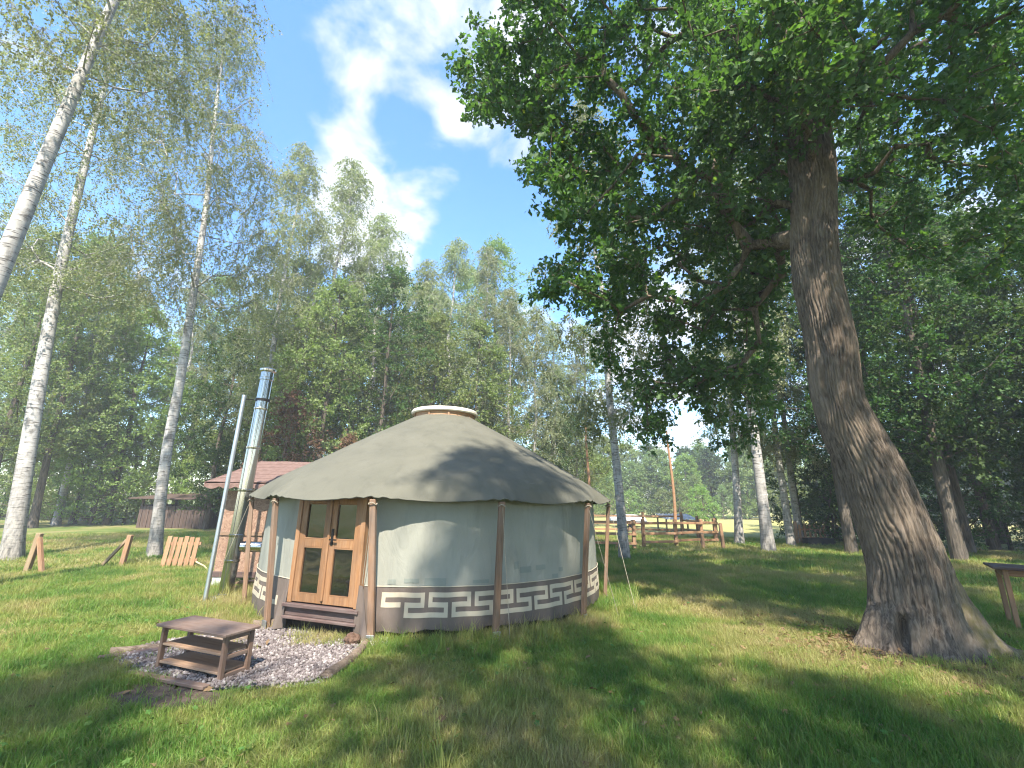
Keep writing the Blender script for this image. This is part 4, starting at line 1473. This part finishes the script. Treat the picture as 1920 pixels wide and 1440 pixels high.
def twig_mesh(seg, r):
    A, B = seg
    d = B - A
    ref = np.array([.3, .5, .8])
    X = np.cross(d, ref); X /= np.linalg.norm(X, axis=1)[:, None] + 1e-9
    Y = np.cross(d, X); Y /= np.linalg.norm(Y, axis=1)[:, None] + 1e-9
    k = len(A)
    V = np.stack([A + X * r, A - X * r * .5 + Y * r * .87, A - X * r * .5 - Y * r * .87, B], 1).reshape(-1, 3)
    b = np.arange(k)[:, None] * 4
    Fq = np.concatenate([b + np.array([0, 1, 3]), b + np.array([1, 2, 3]), b + np.array([2, 0, 3])])
    return V, Fq
def smooth_line(pts, n):
    """Catmull-Rom through pts"""
    P = np.array(pts, float)
    P = np.vstack([2 * P[0] - P[1], P, 2 * P[-1] - P[-2]])
    m = len(P) - 3
    out = []
    for t in np.linspace(0, m - 1e-6, n):
        i = int(t); u = t - i
        a, b, c, d = P[i], P[i + 1], P[i + 2], P[i + 3]
        out.append(.5 * (2 * b + (c - a) * u + (2 * a - 5 * b + 4 * c - d) * u * u + (3 * b - a - 3 * c + d) * u ** 3))
    return np.array(out)

def trunk_tube(P, r, seg, flare=.5, seed=0, lobes=5, flare_h=.6):
    V, Fq = tube_np(P, r, seg)
    n = len(P)
    V = V.reshape(n, seg, 3)
    a = np.arange(seg) / seg * 2 * np.pi
    z = P[:, 2] - P[0, 2]
    k = 1 + flare * np.exp(-(z / flare_h))[:, None] * (.6 + .4 * np.sin(lobes * a + seed)[None]) + .07 * (vnoise(np.arange(seg)[None] * 5.0 / seg, z[:, None] * .8, seed, px=5) - .5)
    V = P[:, None] + (V - P[:, None]) * k[..., None]
    return V.reshape(-1, 3), Fq

def make_tree(kind_, seed, H, trunk_pts=None, r0=.17, crown_lo=.3, crown_r=2.6, n_att=190, leaf=.10, twigs=7, per=14, first_frac=None, lean=(0, 0), twig_len=.55, seg=12, shape='round', hang=0.0, twigs_too=False):
    """returns (trunk mesh, crown mesh)"""
    rs = np.random.RandomState(seed)
    if trunk_pts is None:
        k = 6
        pts = [(0, 0, -.1)]
        wx, wy = rs.normal(0, .12, k), rs.normal(0, .12, k)
        for i in range(1, k + 1):
            u = i / k
            pts.append((lean[0] * u * u * H + wx[i - 1] * u * 1.2, lean[1] * u * u * H + wy[i - 1] * u * 1.2, H * .93 * u))
    else:
        pts = trunk_pts
    P = smooth_line(pts, 34)
    zz = (P[:, 2] - P[0, 2]) / (P[-1, 2] - P[0, 2])
    r = r0 * (1 - zz * .93) ** .8 + .008
    sk = Skel(P, r, rs)
    # attractors inside the crown
    att = []
    zlo = H * crown_lo
    tries = 0
    while len(att) < n_att and tries < 60000:
        tries += 1
        u = rs.uniform(0, 1)
        z = zlo + (H - zlo) * u
        if shape == 'round':
            w = crown_r * (math.sin(math.pi * min(1, .12 + u * .88)) ** .6)
        elif shape == 'birch':
            w = crown_r * (1 - u) ** .55 * (.55 + .45 * min(1, u * 4)) + .18
        elif shape == 'column':
            w = crown_r * (1 - u ** 3) ** .5
        else:
            w = crown_r * math.sqrt(max(.05, 1 - (2 * u - 1) ** 2))
        a = rs.uniform(0, 2 * np.pi)
        # lumpy outline
        lump = .62 + .65 * float(vnoise(a / (2 * np.pi) * 5, z * .42 + seed * 3.1, seed, px=5))
        q = w * lump * math.sqrt(rs.uniform(.03, 1))
        i = int(np.argmin(np.abs(P[:, 2] - z)))
        c = P[min(i, 33)]
        att.append((c[0] + q * math.cos(a), c[1] + q * math.sin(a), z))
    att = np.array(att)
    first = int(np.argmax(P[:, 2] > zlo * .75)) if first_frac is None else int(34 * first_frac)
    sk.grow(att, min(first, 30), up=.05 if kind_ != 'birch' else -.05, step=.55, kpath=.45)
    sk.radii(.008 if kind_ == 'birch' else .010, .44)
    parts = [trunk_tube(P, r, seg, .45, seed)] + sk.bough_mesh(.008)
    V, Fq = join_np(parts)
    tm = mesh_np('trunk', V, Fq, True)
    tips = np.array([sk.P[t] for t in sk.tips])
    # also leaves on the outer half of the boughs
    mids = np.array([sk.P[c] for ch in sk.chains for c in ch[len(ch) // 2:-1]])
    if len(mids) > len(tips) * .8:
        mids = mids[rs.permutation(len(mids))[:int(len(tips) * .8)]]
    ptsl = np.vstack([tips, mids]) if len(mids) else tips
    Pl, D, N, S, sg = leaves_round(rs, ptsl, twigs, per, twig_len, leaf, hang, .5)
    if twigs_too:
        A_, B_ = sg
        parts.append((None, None))
        Vt, Ft = twig_mesh((A_, B_), .004)
        V2 = np.concatenate([V, Vt])
        tm = mesh_np('trunk', V2, [Fq, Ft + len(V)], True)
    Vl, Fl = leaf_batch(QUAD, Pl, D, N, S)
    cm = mesh_np('crown', Vl, Fl)
    return tm, cm
def plant_tree(name, label, cat, tm, cm, tmat, cmat, loc, rz=0, scale=1.0, tilt=(0, 0), group=None):
    t = thing(name, label, cat, (loc[0], loc[1], gzf(loc[0], loc[1]) if len(loc) < 3 else loc[2]), rz, group)
    t.rotation_euler = (tilt[0], tilt[1], rz)
    t.scale = (scale, scale, scale) if not isinstance(scale, tuple) else scale
    for nm, me, mt in (('trunk', tm, tmat), ('crown', cm, cmat)):
        o = bpy.data.objects.new(nm, me)
        COL.objects.link(o)
        o.parent = t
        if len(me.materials) == 0:
            me.materials.append(mt)
        o.material_slots[0].link = 'OBJECT'
        o.material_slots[0].material = mt
    return t

# ---- the big oak
def build_oak():
    rs = np.random.RandomState(11)
    b0 = np.array([4.52, 5.62, 0.0])
    px = [(1708, 1130), (1690, 1040), (1638, 900), (1574, 760), (1556, 640), (1530, 500), (1520, 300), (1490, 150), (1478, 30)]
    Yd = [5.62, 5.62, 5.62, 5.64, 5.66, 5.7, 5.78, 5.86, 5.92]
    cen = [at(x, y, Y) for (x, y), Y in zip(px, Yd)]
    pts = [np.array([4.60, 5.60, -.15]), np.array([4.60, 5.60, .2])] + cen[0:1] + cen[1:] + [np.array([4.35, 6.1, 11.2]), np.array([4.2, 6.3, 13.0])]
    O = thing('oak_tree', 'massive old oak with deeply furrowed leaning trunk and spreading dark crown', 'tree', (4.6, 5.6, 0))
    org = np.array([4.6, 5.6, 0])
    P = smooth_line(pts, 420)
    # resample evenly by arc length with fine rows low down
    s = np.r_[0, np.cumsum(np.linalg.norm(np.diff(P, axis=0), axis=1))]
    ss = np.concatenate([np.arange(0, 6.0, .014), np.arange(6.0, s[-1], .06)])
    P = np.stack([np.interp(ss, s, P[:, i]) for i in range(3)], -1)
    z = P[:, 2]
    r = np.interp(z, [-.15, .3, .8, 1.1, 1.9, 2.9, 3.7, 4.8, 6.6, 8.1, 9.5, 11.2, 13], [.44, .41, .37, .365, .34, .285, .295, .295, .305, .30, .27, .2, .10])
    seg = 224
    V, Fq = tube_np(P, r, seg)
    n = len(P)
    V = V.reshape(n, seg, 3)
    rad = V - P[:, None]
    ang = np.arctan2(rad[..., 1], rad[..., 0])            # real direction of each point of the trunk
    dirs = rad / np.linalg.norm(rad, axis=2)[..., None]
    zz = np.repeat(z[:, None], seg, 1)
    # root buttresses
    lobes = [(-150, .30, 15), (-97, .22, 13), (-55, .36, 13), (-16, .95, 13), (40, .3, 20), (110, .3, 22), (178, .46, 15)]
    fl = np.zeros_like(zz)
    for a, amp, w in lobes:
        da = (np.degrees(ang) - a + 180) % 360 - 180
        fl += amp * np.exp(-(da / w) ** 2) * np.exp(-np.clip(zz + .05, 0, 9) / (.24 if amp < .5 else .40))
    fl += .03 * np.exp(-np.clip(zz, 0, 9) / .6)
    # hollow at the foot facing the lawn
    tgt = math.degrees(math.atan2(at(1672, 1212, 5.1)[1] - 5.6, at(1672, 1212, 5.1)[0] - 4.6))
    da = (np.degrees(ang) - tgt + 180) % 360 - 180
    hole = np.exp(-((da) / 6.5) ** 4) * np.exp(-((zz - .22) / .16) ** 4)
    # furrowed bark: wandering ridges, broken along their length
    au = (ang + math.pi) / (2 * math.pi)
    warp = 1.6 * vnoise(au * 9, zz * 1.3, 31, px=9) + .8 * vnoise(au * 22, zz * 3.2, 32, px=22)
    ph = au * 50 + warp * 1.5
    ridge = np.abs(((ph) % 1.0) * 2 - 1)                    # 0 crest .. 1 furrow
    brk = vnoise(np.floor(ph) % 50 * 1.0, zz * 8.5 + np.floor(ph) * 3.7, 35)
    fur = np.clip((ridge - .45) / .55, 0, 1) ** 1.5
    bark_h = -.034 * fur * (.5 + .75 * brk) - .022 * (np.clip(.38 - brk, 0, 1) * 2) + .008 * (vnoise(au * 80, zz * 16, 37, px=80) - .5)
    # a long seam and lumps
    lump = .05 * (vnoise(au * 5, zz * .75, 41, px=5) - .5) + .022 * (vnoise(au * 11, zz * 1.7, 42, px=11) - .5)
    smooth_root = np.clip(.35 + zz * 1.1, .3, 1)
    dr = fl + lump + bark_h * smooth_root - .17 * hole
    # dark rot strip high on the left flank
    da = (np.degrees(ang) + 128 + 180) % 360 - 180
    dr = dr - .05 * np.exp(-(da / 11) ** 4) * np.exp(-((zz - 5.6) / 1.3) ** 4) - .045 * np.exp(-((da + 22) / 10) ** 4) * np.exp(-((zz - 3.3) / .5) ** 4)
    V = V + dirs * dr[..., None] - org
    Vt = V.reshape(-1, 3)
    cap = np.array([np.arange(seg) + (n - 1) * seg])
    tm = mesh_np('trunk', Vt, [Fq, cap], True)
    obj('trunk', tm, M['oakbark'], O)
    # crown: foliage masses seen in the photograph, each at its own distance from the trunk
    regs = [  # polygon in photo pixels, nearest and farthest distance ahead, how many
        ([(855, 90), (985, 70), (1065, 190), (1030, 245), (900, 228), (860, 150)], 6.0, 7.4, 46),
        ([(905, -80), (1250, -80), (1250, 180), (1060, 200), (985, 70)], 5.6, 8.6, 95),
        ([(1250, -80), (1500, -80), (1490, 210), (1250, 230)], 4.6, 8.4, 85),
        ([(1030, 250), (1250, 200), (1480, 200), (1478, 330), (1300, 400), (1040, 420), (1005, 320)], 5.6, 9.0, 120),
        ([(1040, 420), (1300, 400), (1470, 330), (1475, 520), (1380, 620), (1250, 600), (1110, 590), (1005, 570), (1005, 490)], 6.0, 9.6, 125),
        ([(1120, 590), (1400, 560), (1460, 680), (1400, 730), (1230, 740), (1140, 690)], 7.0, 9.8, 52),
        ([(1190, 700), (1270, 730), (1260, 830), (1200, 810)], 7.6, 9.0, 9),
        ([(1290, 720), (1430, 700), (1440, 880), (1380, 900), (1310, 800)], 7.6, 10.2, 22),
        ([(1500, -80), (1990, -80), (1990, 330), (1800, 250), (1600, 230), (1490, 230)], 4.2, 8.8, 150),
        ([(1380, -80), (1640, -80), (1640, 180), (1560, 225), (1440, 210)], 3.7, 5.2, 34),
        ([(1610, 240), (1990, 300), (1990, 560), (1800, 520), (1650, 430), (1590, 330)], 6.6, 9.6, 60)]
    att, nearflag = [], []
    for poly, y0, y1, k in regs:
        poly = np.array(poly, float)
        lo, hi = poly.min(0), poly.max(0)
        c = 0
        while c < k:
            p = rs.uniform(lo, hi)
            if in_poly(np.array([p[0]]), np.array([p[1]]), poly)[0]:
                w = at(p[0], p[1], rs.uniform(y0, y1))
                if np.hypot(w[0] - 4.5, w[1] - 5.8) < 7.2:
                    att.append(w)
                c += 1
    # the rest of the crown, above and beside the picture
    c = 0
    while c < 240:
        d = rs.normal(0, 1, 3); d /= np.linalg.norm(d)
        w = np.array([4.6, 6.4, 10.6]) + d * np.array([6.0, 5.6, 5.4]) * rs.uniform(.55, 1) ** .6
        if w[2] < 8.2:
            continue
        att.append(w); c += 1
    att = np.array(att)
    att = att[att[:, 2] > 2.6]
    tk = [i for i in range(0, n, 10)]
    sk = Skel(P[tk], r[tk], rs)
    first = int(np.argmax(P[tk][:, 2] > 4.6))
    sk.grow(att, first, kpath=.5, step=.34, up=.10, wob=.17, droop=.6)
    sk.radii(.0078, .50)
    Vb, Fb = join_np(sk.bough_mesh(0))
    obj('bough', mesh_np('bough', Vb - org, Fb, True), M['oakbark'], O)
    tips = np.array([sk.P[t] for t in sk.tips])
    mids = np.array([sk.P[c_] for ch in sk.chains for c_ in ch[max(1, len(ch) // 3):-1]])
    mids = mids[rs.permutation(len(mids))[:int(len(tips) * .75)]]
    Pl, D, N, S, sg = leaves_round(rs, np.vstack([tips, mids]), 9, 10, .40, .11, .0, .55)
    # leave the trunk itself in view
    keep = np.ones(len(Pl), bool)
    Pz = np.clip(Pl[:, 2], z[0], z[-1])
    cx = np.interp(Pz, z, P[:, 0]); cyy = np.interp(Pz, z, P[:, 1])
    lat = np.abs(Pl[:, 0] - cx * Pl[:, 1] / cyy)
    keep &= ~((lat < .55) & (Pl[:, 1] < cyy) & (Pl[:, 2] < 6.1))
    keep &= np.hypot(Pl[:, 0] - cx, Pl[:, 1] - cyy) > .3
    Pl, D, N, S = Pl[keep], D[keep], N[keep], S[keep]
    Vl, Fl = leaf_batch(OAKL, Pl - org, D, N, S)
    obj('crown', mesh_np('crown', Vl, Fl), M['oakleaf'], O)
    Vt_, Ft_ = twig_mesh(sg, .004)
    kind(obj('twigs', mesh_np('twigs', Vt_ - org, Ft_), M['oakbark'], O), 'stuff')
build_oak()

# ---- birches of the lawn, each with its own trunk line
def own_birch(label, line, H, r0, seed, crown_lo, crown_r, n_att, first=.4):
    b = line[0]
    L = [(p[0] - b[0], p[1] - b[1], p[2]) for p in line]
    tm, cm = make_tree('birch', seed, H, L, r0, crown_lo, crown_r, n_att, .053, 9, 32, first, twig_len=1.0, seg=18, shape='birch', hang=.5, twigs_too=True)
    plant_tree('birch_tree', label, 'tree', tm, cm, M['birch'], M['birchleaf'], (b[0], b[1], 0))
own_birch('leaning silver birch with the whitest trunk, its foot hidden beyond the braced post', [(-9.15, 7.0, -.2), (-9.0, 7.0, 2.5), (-8.84, 7, 5.28), (-8.66, 7, 8.05), (-8.37, 7.0, 11.5), (-8.1, 7.1, 14.5), (-8.0, 7.2, 17)], 18.5, .16, 21, .52, 3.0, 200)
own_birch('thick birch with rough curved trunk standing behind the braced wooden post', [tuple(at(x, y, 11.9)) for x, y in ((18, 1056), (60, 800), (95, 600), (130, 430), (200, 150))] + [(-13.6, 12.0, 18.5)], 20.5, .185, 22, .36, 3.5, 270)
own_birch('slender birch with forked crown beside the small slatted gate', [tuple(at(x, y, 12.85)) for x, y in ((287, 1050), (312, 850), (340, 700), (370, 500), (385, 400), (400, 250))] + [(-10.75, 12.9, 16.2), (-10.9, 12.9, 18.6)], 19.6, .14, 23, .36, 3.3, 270)

# ---- kinds of wood trees, then copies
KIND = {}
KIND['d1'] = make_tree('broad', 41, 15.0, r0=.155, crown_lo=.16, crown_r=3.3, n_att=230, leaf=.125, twigs=8, per=12, twig_len=.62)
KIND['d2'] = make_tree('broad', 42, 17.0, r0=.175, crown_lo=.22, crown_r=3.0, n_att=230, leaf=.115, twigs=8, per=12, twig_len=.6)
KIND['d3'] = make_tree('broad', 43, 12.0, r0=.15, crown_lo=.10, crown_r=2.7, n_att=210, leaf=.12, twigs=8, per=12, twig_len=.6)
KIND['b1'] = make_tree('birch', 51, 19.0, r0=.17, crown_lo=.28, crown_r=2.6, n_att=210, leaf=.08, twigs=10, per=22, twig_len=.85, shape='birch', hang=.5)
KIND['b2'] = make_tree('birch', 52, 17.0, r0=.15, crown_lo=.24, crown_r=2.4, n_att=200, leaf=.08, twigs=10, per=22, twig_len=.85, shape='birch', hang=.5)
KIND['s1'] = make_tree('shrub', 61, 3.4, r0=.05, crown_lo=.06, crown_r=1.7, n_att=90, leaf=.085, twigs=7, per=12, twig_len=.4, seg=6)
KIND['s2'] = make_tree('shrub', 62, 4.6, r0=.06, crown_lo=.05, crown_r=1.6, n_att=100, leaf=.085, twigs=7, per=12, twig_len=.45, seg=6)
KIND['r1'] = make_tree('broad', 71, 9.5, r0=.16, crown_lo=.05, crown_r=3.6, n_att=210, leaf=.20, twigs=9, per=10, twig_len=.7)
KIND['r2'] = make_tree('broad', 72, 11.5, r0=.18, crown_lo=.10, crown_r=3.4, n_att=210, leaf=.20, twigs=9, per=10, twig_len=.7)
def wood_tree(k, x, y, sc_=1.0, leafm=None, label='', group='', tilt=(0, 0), name=None):
    tm, cm = KIND[k]
    b = k[0] == 'b'
    nm = name or ('birch_tree' if b else 'leafy_tree' if k[0] in 'dr' else 'shrub')
    cat = 'shrub' if k[0] == 's' else 'tree'
    s = sc_ * rnd.uniform(.93, 1.07)
    return plant_tree(nm, label, cat, tm, cm, M['birch'] if b else M['bark'], M[leafm or ('birchleaf' if b else 'leaf')], (x, y), rnd.uniform(0, 6.28), (s, s, s * rnd.uniform(.95, 1.08)), tilt, group)
# edge of the wood on the left, trunks standing clear of the lawn
LE = 'trees at the edge of the wood behind the lawn'
for x, y, k, s, lf in ((60, 990, 'd2', 1.0, None), (105, 985, 'b1', 1.0, None), (135, 983, 'd1', .9, None), (200, 984, 'd3', 1.0, 'leaflime'), (385, 992, 'd3', .95, 'leafdark'), (440, 985, 'd1', .95, None), (-40, 992, 'd1', 1.0, None), (320, 975, 'd2', .9, None), (255, 972, 'd1', .85, 'leaflime')):
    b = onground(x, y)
    wood_tree(k, b[0], b[1], s, lf, 'birch trunk standing among the leafy trees at the wood edge' if k[0] == 'b' else 'leafy tree at the edge of the wood across the lawn' if lf is None else 'light green leafy tree behind the lawn near the dark hut' if lf == 'leaflime' else 'dark leafy tree with a thin trunk beside the shed roof', LE, (rnd.uniform(-.03, .03), rnd.uniform(-.03, .03)))
# second row, the deep wood
for i in range(22):
    x = -44 + i * 2.35 + rnd.uniform(-.8, .8)
    y = 33 + rnd.uniform(-2.5, 5) - .08 * abs(x)
    k = rnd.choice(['d1', 'd2', 'd3', 'd2', 'b1'])
    wood_tree(k, x, y, rnd.uniform(.9, 1.15), rnd.choice([None, None, 'leafdark']) if k[0] == 'd' else None, 'birch standing deep in the wood beyond the dark hut' if k[0] == 'b' else {'d1': 'broad spreading', 'd2': 'tallest narrow', 'd3': 'shorter bushy'}[k] + ' leafy tree deep in the wood beyond the dark hut', 'trees deep in the wood')
# screen of trees straight behind yurt and shed
for x, y, k, s, lf in ((-10.5, 21.5, 'd3', 1.0, None), (-8.2, 19.5, 'd3', .95, None), (-6.2, 21.0, 'd1', .85, 'leafdark'), (-9.5, 25, 'd1', .95, None), (-4.0, 22.5, 'd3', .95, None), (-12.5, 24, 'd2', .85, None), (-2.0, 25.0, 'd3', 1.0, None), (-5.8, 27, 'd1', .9, None)):
    wood_tree(k, x, y, s, lf, 'leafy tree in the green screen behind yurt and shed' if lf is None else 'darkest leafy tree in the green screen behind the shed', 'leafy trees behind the yurt')
for x, y, k, s in ((-9.8, 22.8, 'b1', 1.12), (-7.6, 23.5, 'b2', 1.05), (-5.2, 25.5, 'b2', 1.0), (-3.6, 24.5, 'b1', .98), (-1.8, 27.0, 'b1', .95), (-.2, 28.0, 'b2', .98), (1.6, 29.0, 'b2', .92), (3.0, 30.5, 'b1', .8), (-11.5, 20.5, 'b1', 1.05), (4.6, 31.5, 'b2', .75)):
    wood_tree(k, x, y, s, None, 'feathery birch rising above the leafy trees behind the yurt', 'birches behind the yurt')
b_ = at(655, 800, 18.0)
wood_tree('s2', b_[0], 18.0, (.85), 'leafbrown', 'withered red brown shrub showing above the yurt roof slope', None or 'withered shrubs')
b_ = at(545, 760, 18.5)
wood_tree('s2', b_[0], 18.5, 1.15, 'leafbrown', 'larger withered purple brown shrub behind the chimney', 'withered shrubs')
# understorey
for i in range(26):
    u = i / 25
    x = -34 + 30 * u + rnd.uniform(-.7, .7)
    y = 27.0 + rnd.uniform(-1.2, 2.0) - 5 * u ** 2 + (3 if x < -27 else 0)
    if -20 < x < -15 and y < 27.5:
        y = 28
    wood_tree(rnd.choice(['s1', 's2', 's2']), x, y, rnd.uniform(.8, 1.35), rnd.choice(['leaf', 'leaflime', 'leaf']), 'low leafy shrub of the undergrowth below the wood edge trees', 'undergrowth shrubs')
# right of the yurt: birches before the meadow
b = onground(1172, 1050)
wood_tree('b2', b[0], b[1], .95, None, 'grey birch with a slanting trunk close behind the right side of the yurt', None or 'meadow birches', (0, -.055))
b = onground(1387, 1022)
wood_tree('b1', b[0], b[1], .95, None, 'birch leaning over the pale meadow beside the fence end posts', 'meadow birches', (0, -.13))
b = onground(1441, 1035)
wood_tree('b1', b[0], b[1], 1.05, None, 'sturdy birch with a sunlit foot next to the lone short post', 'meadow birches')
for x, y, lab in ((1484, 1024, 'darker twin birch left of the picket gate'), (1502, 1020, 'pale twin birch touching the picket gate')):
    b = onground(x, y)
    wood_tree('b2', b[0], b[1], .95, None, lab, 'meadow birches')
# far rim of the meadow
for i in range(44):
    row = i % 2
    x = -2 + i * 1.75 + rnd.uniform(-1, 1)
    y = 59 + row * 7 + rnd.uniform(-2, 3) - .12 * x
    wood_tree(rnd.choice(['r1', 'r2']) if row else 'r1', x, y, rnd.uniform(.8, 1.1) * (1.05 if row else .85), rnd.choice([None, 'leafdark', None, 'leaflime']), 'tree in the distant row on the far side of the meadow', 'trees beyond the meadow')
for i in range(16):
    x = 2 + i * 3 + rnd.uniform(-1.5, 1.5)
    wood_tree(rnd.choice(['s1', 's2']), x, 54 + rnd.uniform(-2, 2), rnd.uniform(.8, 1.2), rnd.choice(['leaflime', 'leaf']), 'round bush at the far rim of the meadow', 'bushes beyond the meadow')
b_ = at(1320, 960, 40)
wood_tree('s1', b_[0], 40, .9, 'leaflime', 'light green round bush standing out on the meadow behind the ribbed shelter', 'bushes beyond the meadow')
# wood on the right behind the oak
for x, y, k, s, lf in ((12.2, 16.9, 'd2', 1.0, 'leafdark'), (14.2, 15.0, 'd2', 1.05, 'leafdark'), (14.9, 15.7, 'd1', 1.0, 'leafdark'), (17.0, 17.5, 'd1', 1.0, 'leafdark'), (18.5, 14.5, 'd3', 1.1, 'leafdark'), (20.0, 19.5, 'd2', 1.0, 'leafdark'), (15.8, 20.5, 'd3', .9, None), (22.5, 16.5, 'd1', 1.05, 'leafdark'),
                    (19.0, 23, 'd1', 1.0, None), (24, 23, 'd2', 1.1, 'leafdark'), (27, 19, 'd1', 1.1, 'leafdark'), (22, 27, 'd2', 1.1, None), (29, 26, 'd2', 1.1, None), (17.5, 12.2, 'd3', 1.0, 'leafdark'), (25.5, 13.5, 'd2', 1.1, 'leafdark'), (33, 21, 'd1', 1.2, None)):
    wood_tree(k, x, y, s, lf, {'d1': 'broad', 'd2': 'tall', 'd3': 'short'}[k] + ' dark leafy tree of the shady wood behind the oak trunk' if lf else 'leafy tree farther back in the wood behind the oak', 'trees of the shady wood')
for i in range(16):
    x = 13.5 + i * 1.0 + rnd.uniform(-.4, .4)
    y = 21.5 - .35 * (x - 13.5) + rnd.uniform(-1, 2.0)
    wood_tree(rnd.choice(['s1', 's2']), x, y, rnd.uniform(.8, 1.4), 'leafdark', 'dark shrub under the trees of the shady wood', 'shrubs of the shady wood')
# trees behind the place where the photographer stands: they shade the foreground
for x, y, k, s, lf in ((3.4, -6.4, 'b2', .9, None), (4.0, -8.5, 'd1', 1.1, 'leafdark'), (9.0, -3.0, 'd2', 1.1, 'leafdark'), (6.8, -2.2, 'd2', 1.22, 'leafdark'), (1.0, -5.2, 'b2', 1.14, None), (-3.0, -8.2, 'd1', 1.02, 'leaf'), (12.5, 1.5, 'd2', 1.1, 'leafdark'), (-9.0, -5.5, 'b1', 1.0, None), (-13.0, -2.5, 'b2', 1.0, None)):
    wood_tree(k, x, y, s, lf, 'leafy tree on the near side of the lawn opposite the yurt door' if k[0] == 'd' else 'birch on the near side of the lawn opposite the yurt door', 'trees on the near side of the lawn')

# dry leaves lying round the oak foot and on the lawn
def build_litter():
    rs = np.random.RandomState(77)
    n = 2600
    a = rs.uniform(0, 6.283, n); q = .55 + np.abs(rs.normal(0, .75, n))
    x = 4.6 + q * np.cos(a) * 1.15; y = 5.5 + q * np.sin(a)
    m = 700
    x = np.r_[x, rs.uniform(-5, 7, m)]; y = np.r_[y, rs.uniform(2.8, 8, m)]
    k = np.hypot(x - YC[0], y - YC[1]) > 3.0
    x, y = x[k], y[k]; n = len(x)
    P = np.c_[x, y, gz(x, y) + rs.uniform(.012, .05, n)]
    D = rs.normal(0, 1, (n, 3)); D[:, 2] *= .25
    N = rs.normal(0, .35, (n, 3)); N[:, 2] += 1
    V, Fl = leaf_batch(OAKL, P, D, N, rs.uniform(.03, .085, n))
    kind(obj('dry_leaves', mesh_np('dry_leaves', V, Fl), leaf_mat('dry_leaf', (.10, .06, .035), (.17, .105, .06), (.26, .18, .10), .2, .8, .1)), 'stuff')
build_litter()
patch_sheet('bare_soil', np.array([(3.75, 5.2), (3.8, 6.0), (4.4, 6.4), (5.2, 6.2), (5.5, 5.4), (5.3, 4.8), (4.7, 4.62), (4.1, 4.75)]), M['soil'], .014, .12, 6)

# ------------------------------------------------------------------ thin even volume added to imitate lens glare
def build_glare_veil():
    me = box_me('glare_veil', 150, 112, 26.5, 0)
    o = obj('glare_veil', me)
    o.location = (5, 36, 12.25)
    m = bpy.data.materials.new('glare_veil')
    m.use_nodes = True
    nt = m.node_tree
    nt.nodes.remove(nt.nodes['Principled BSDF'])
    v = nt.nodes.new('ShaderNodeVolumePrincipled')
    v.inputs['Color'].default_value = (.90, .93, .97, 1)
    v.inputs['Density'].default_value = GLARE_VEIL
    v.inputs['Anisotropy'].default_value = 0.0
    nt.links.new(v.outputs[0], nt.nodes['Material Output'].inputs['Volume'])
    me.materials.append(m)
    kind(o, 'stuff')
if GLARE_VEIL > 0:
    build_glare_veil()
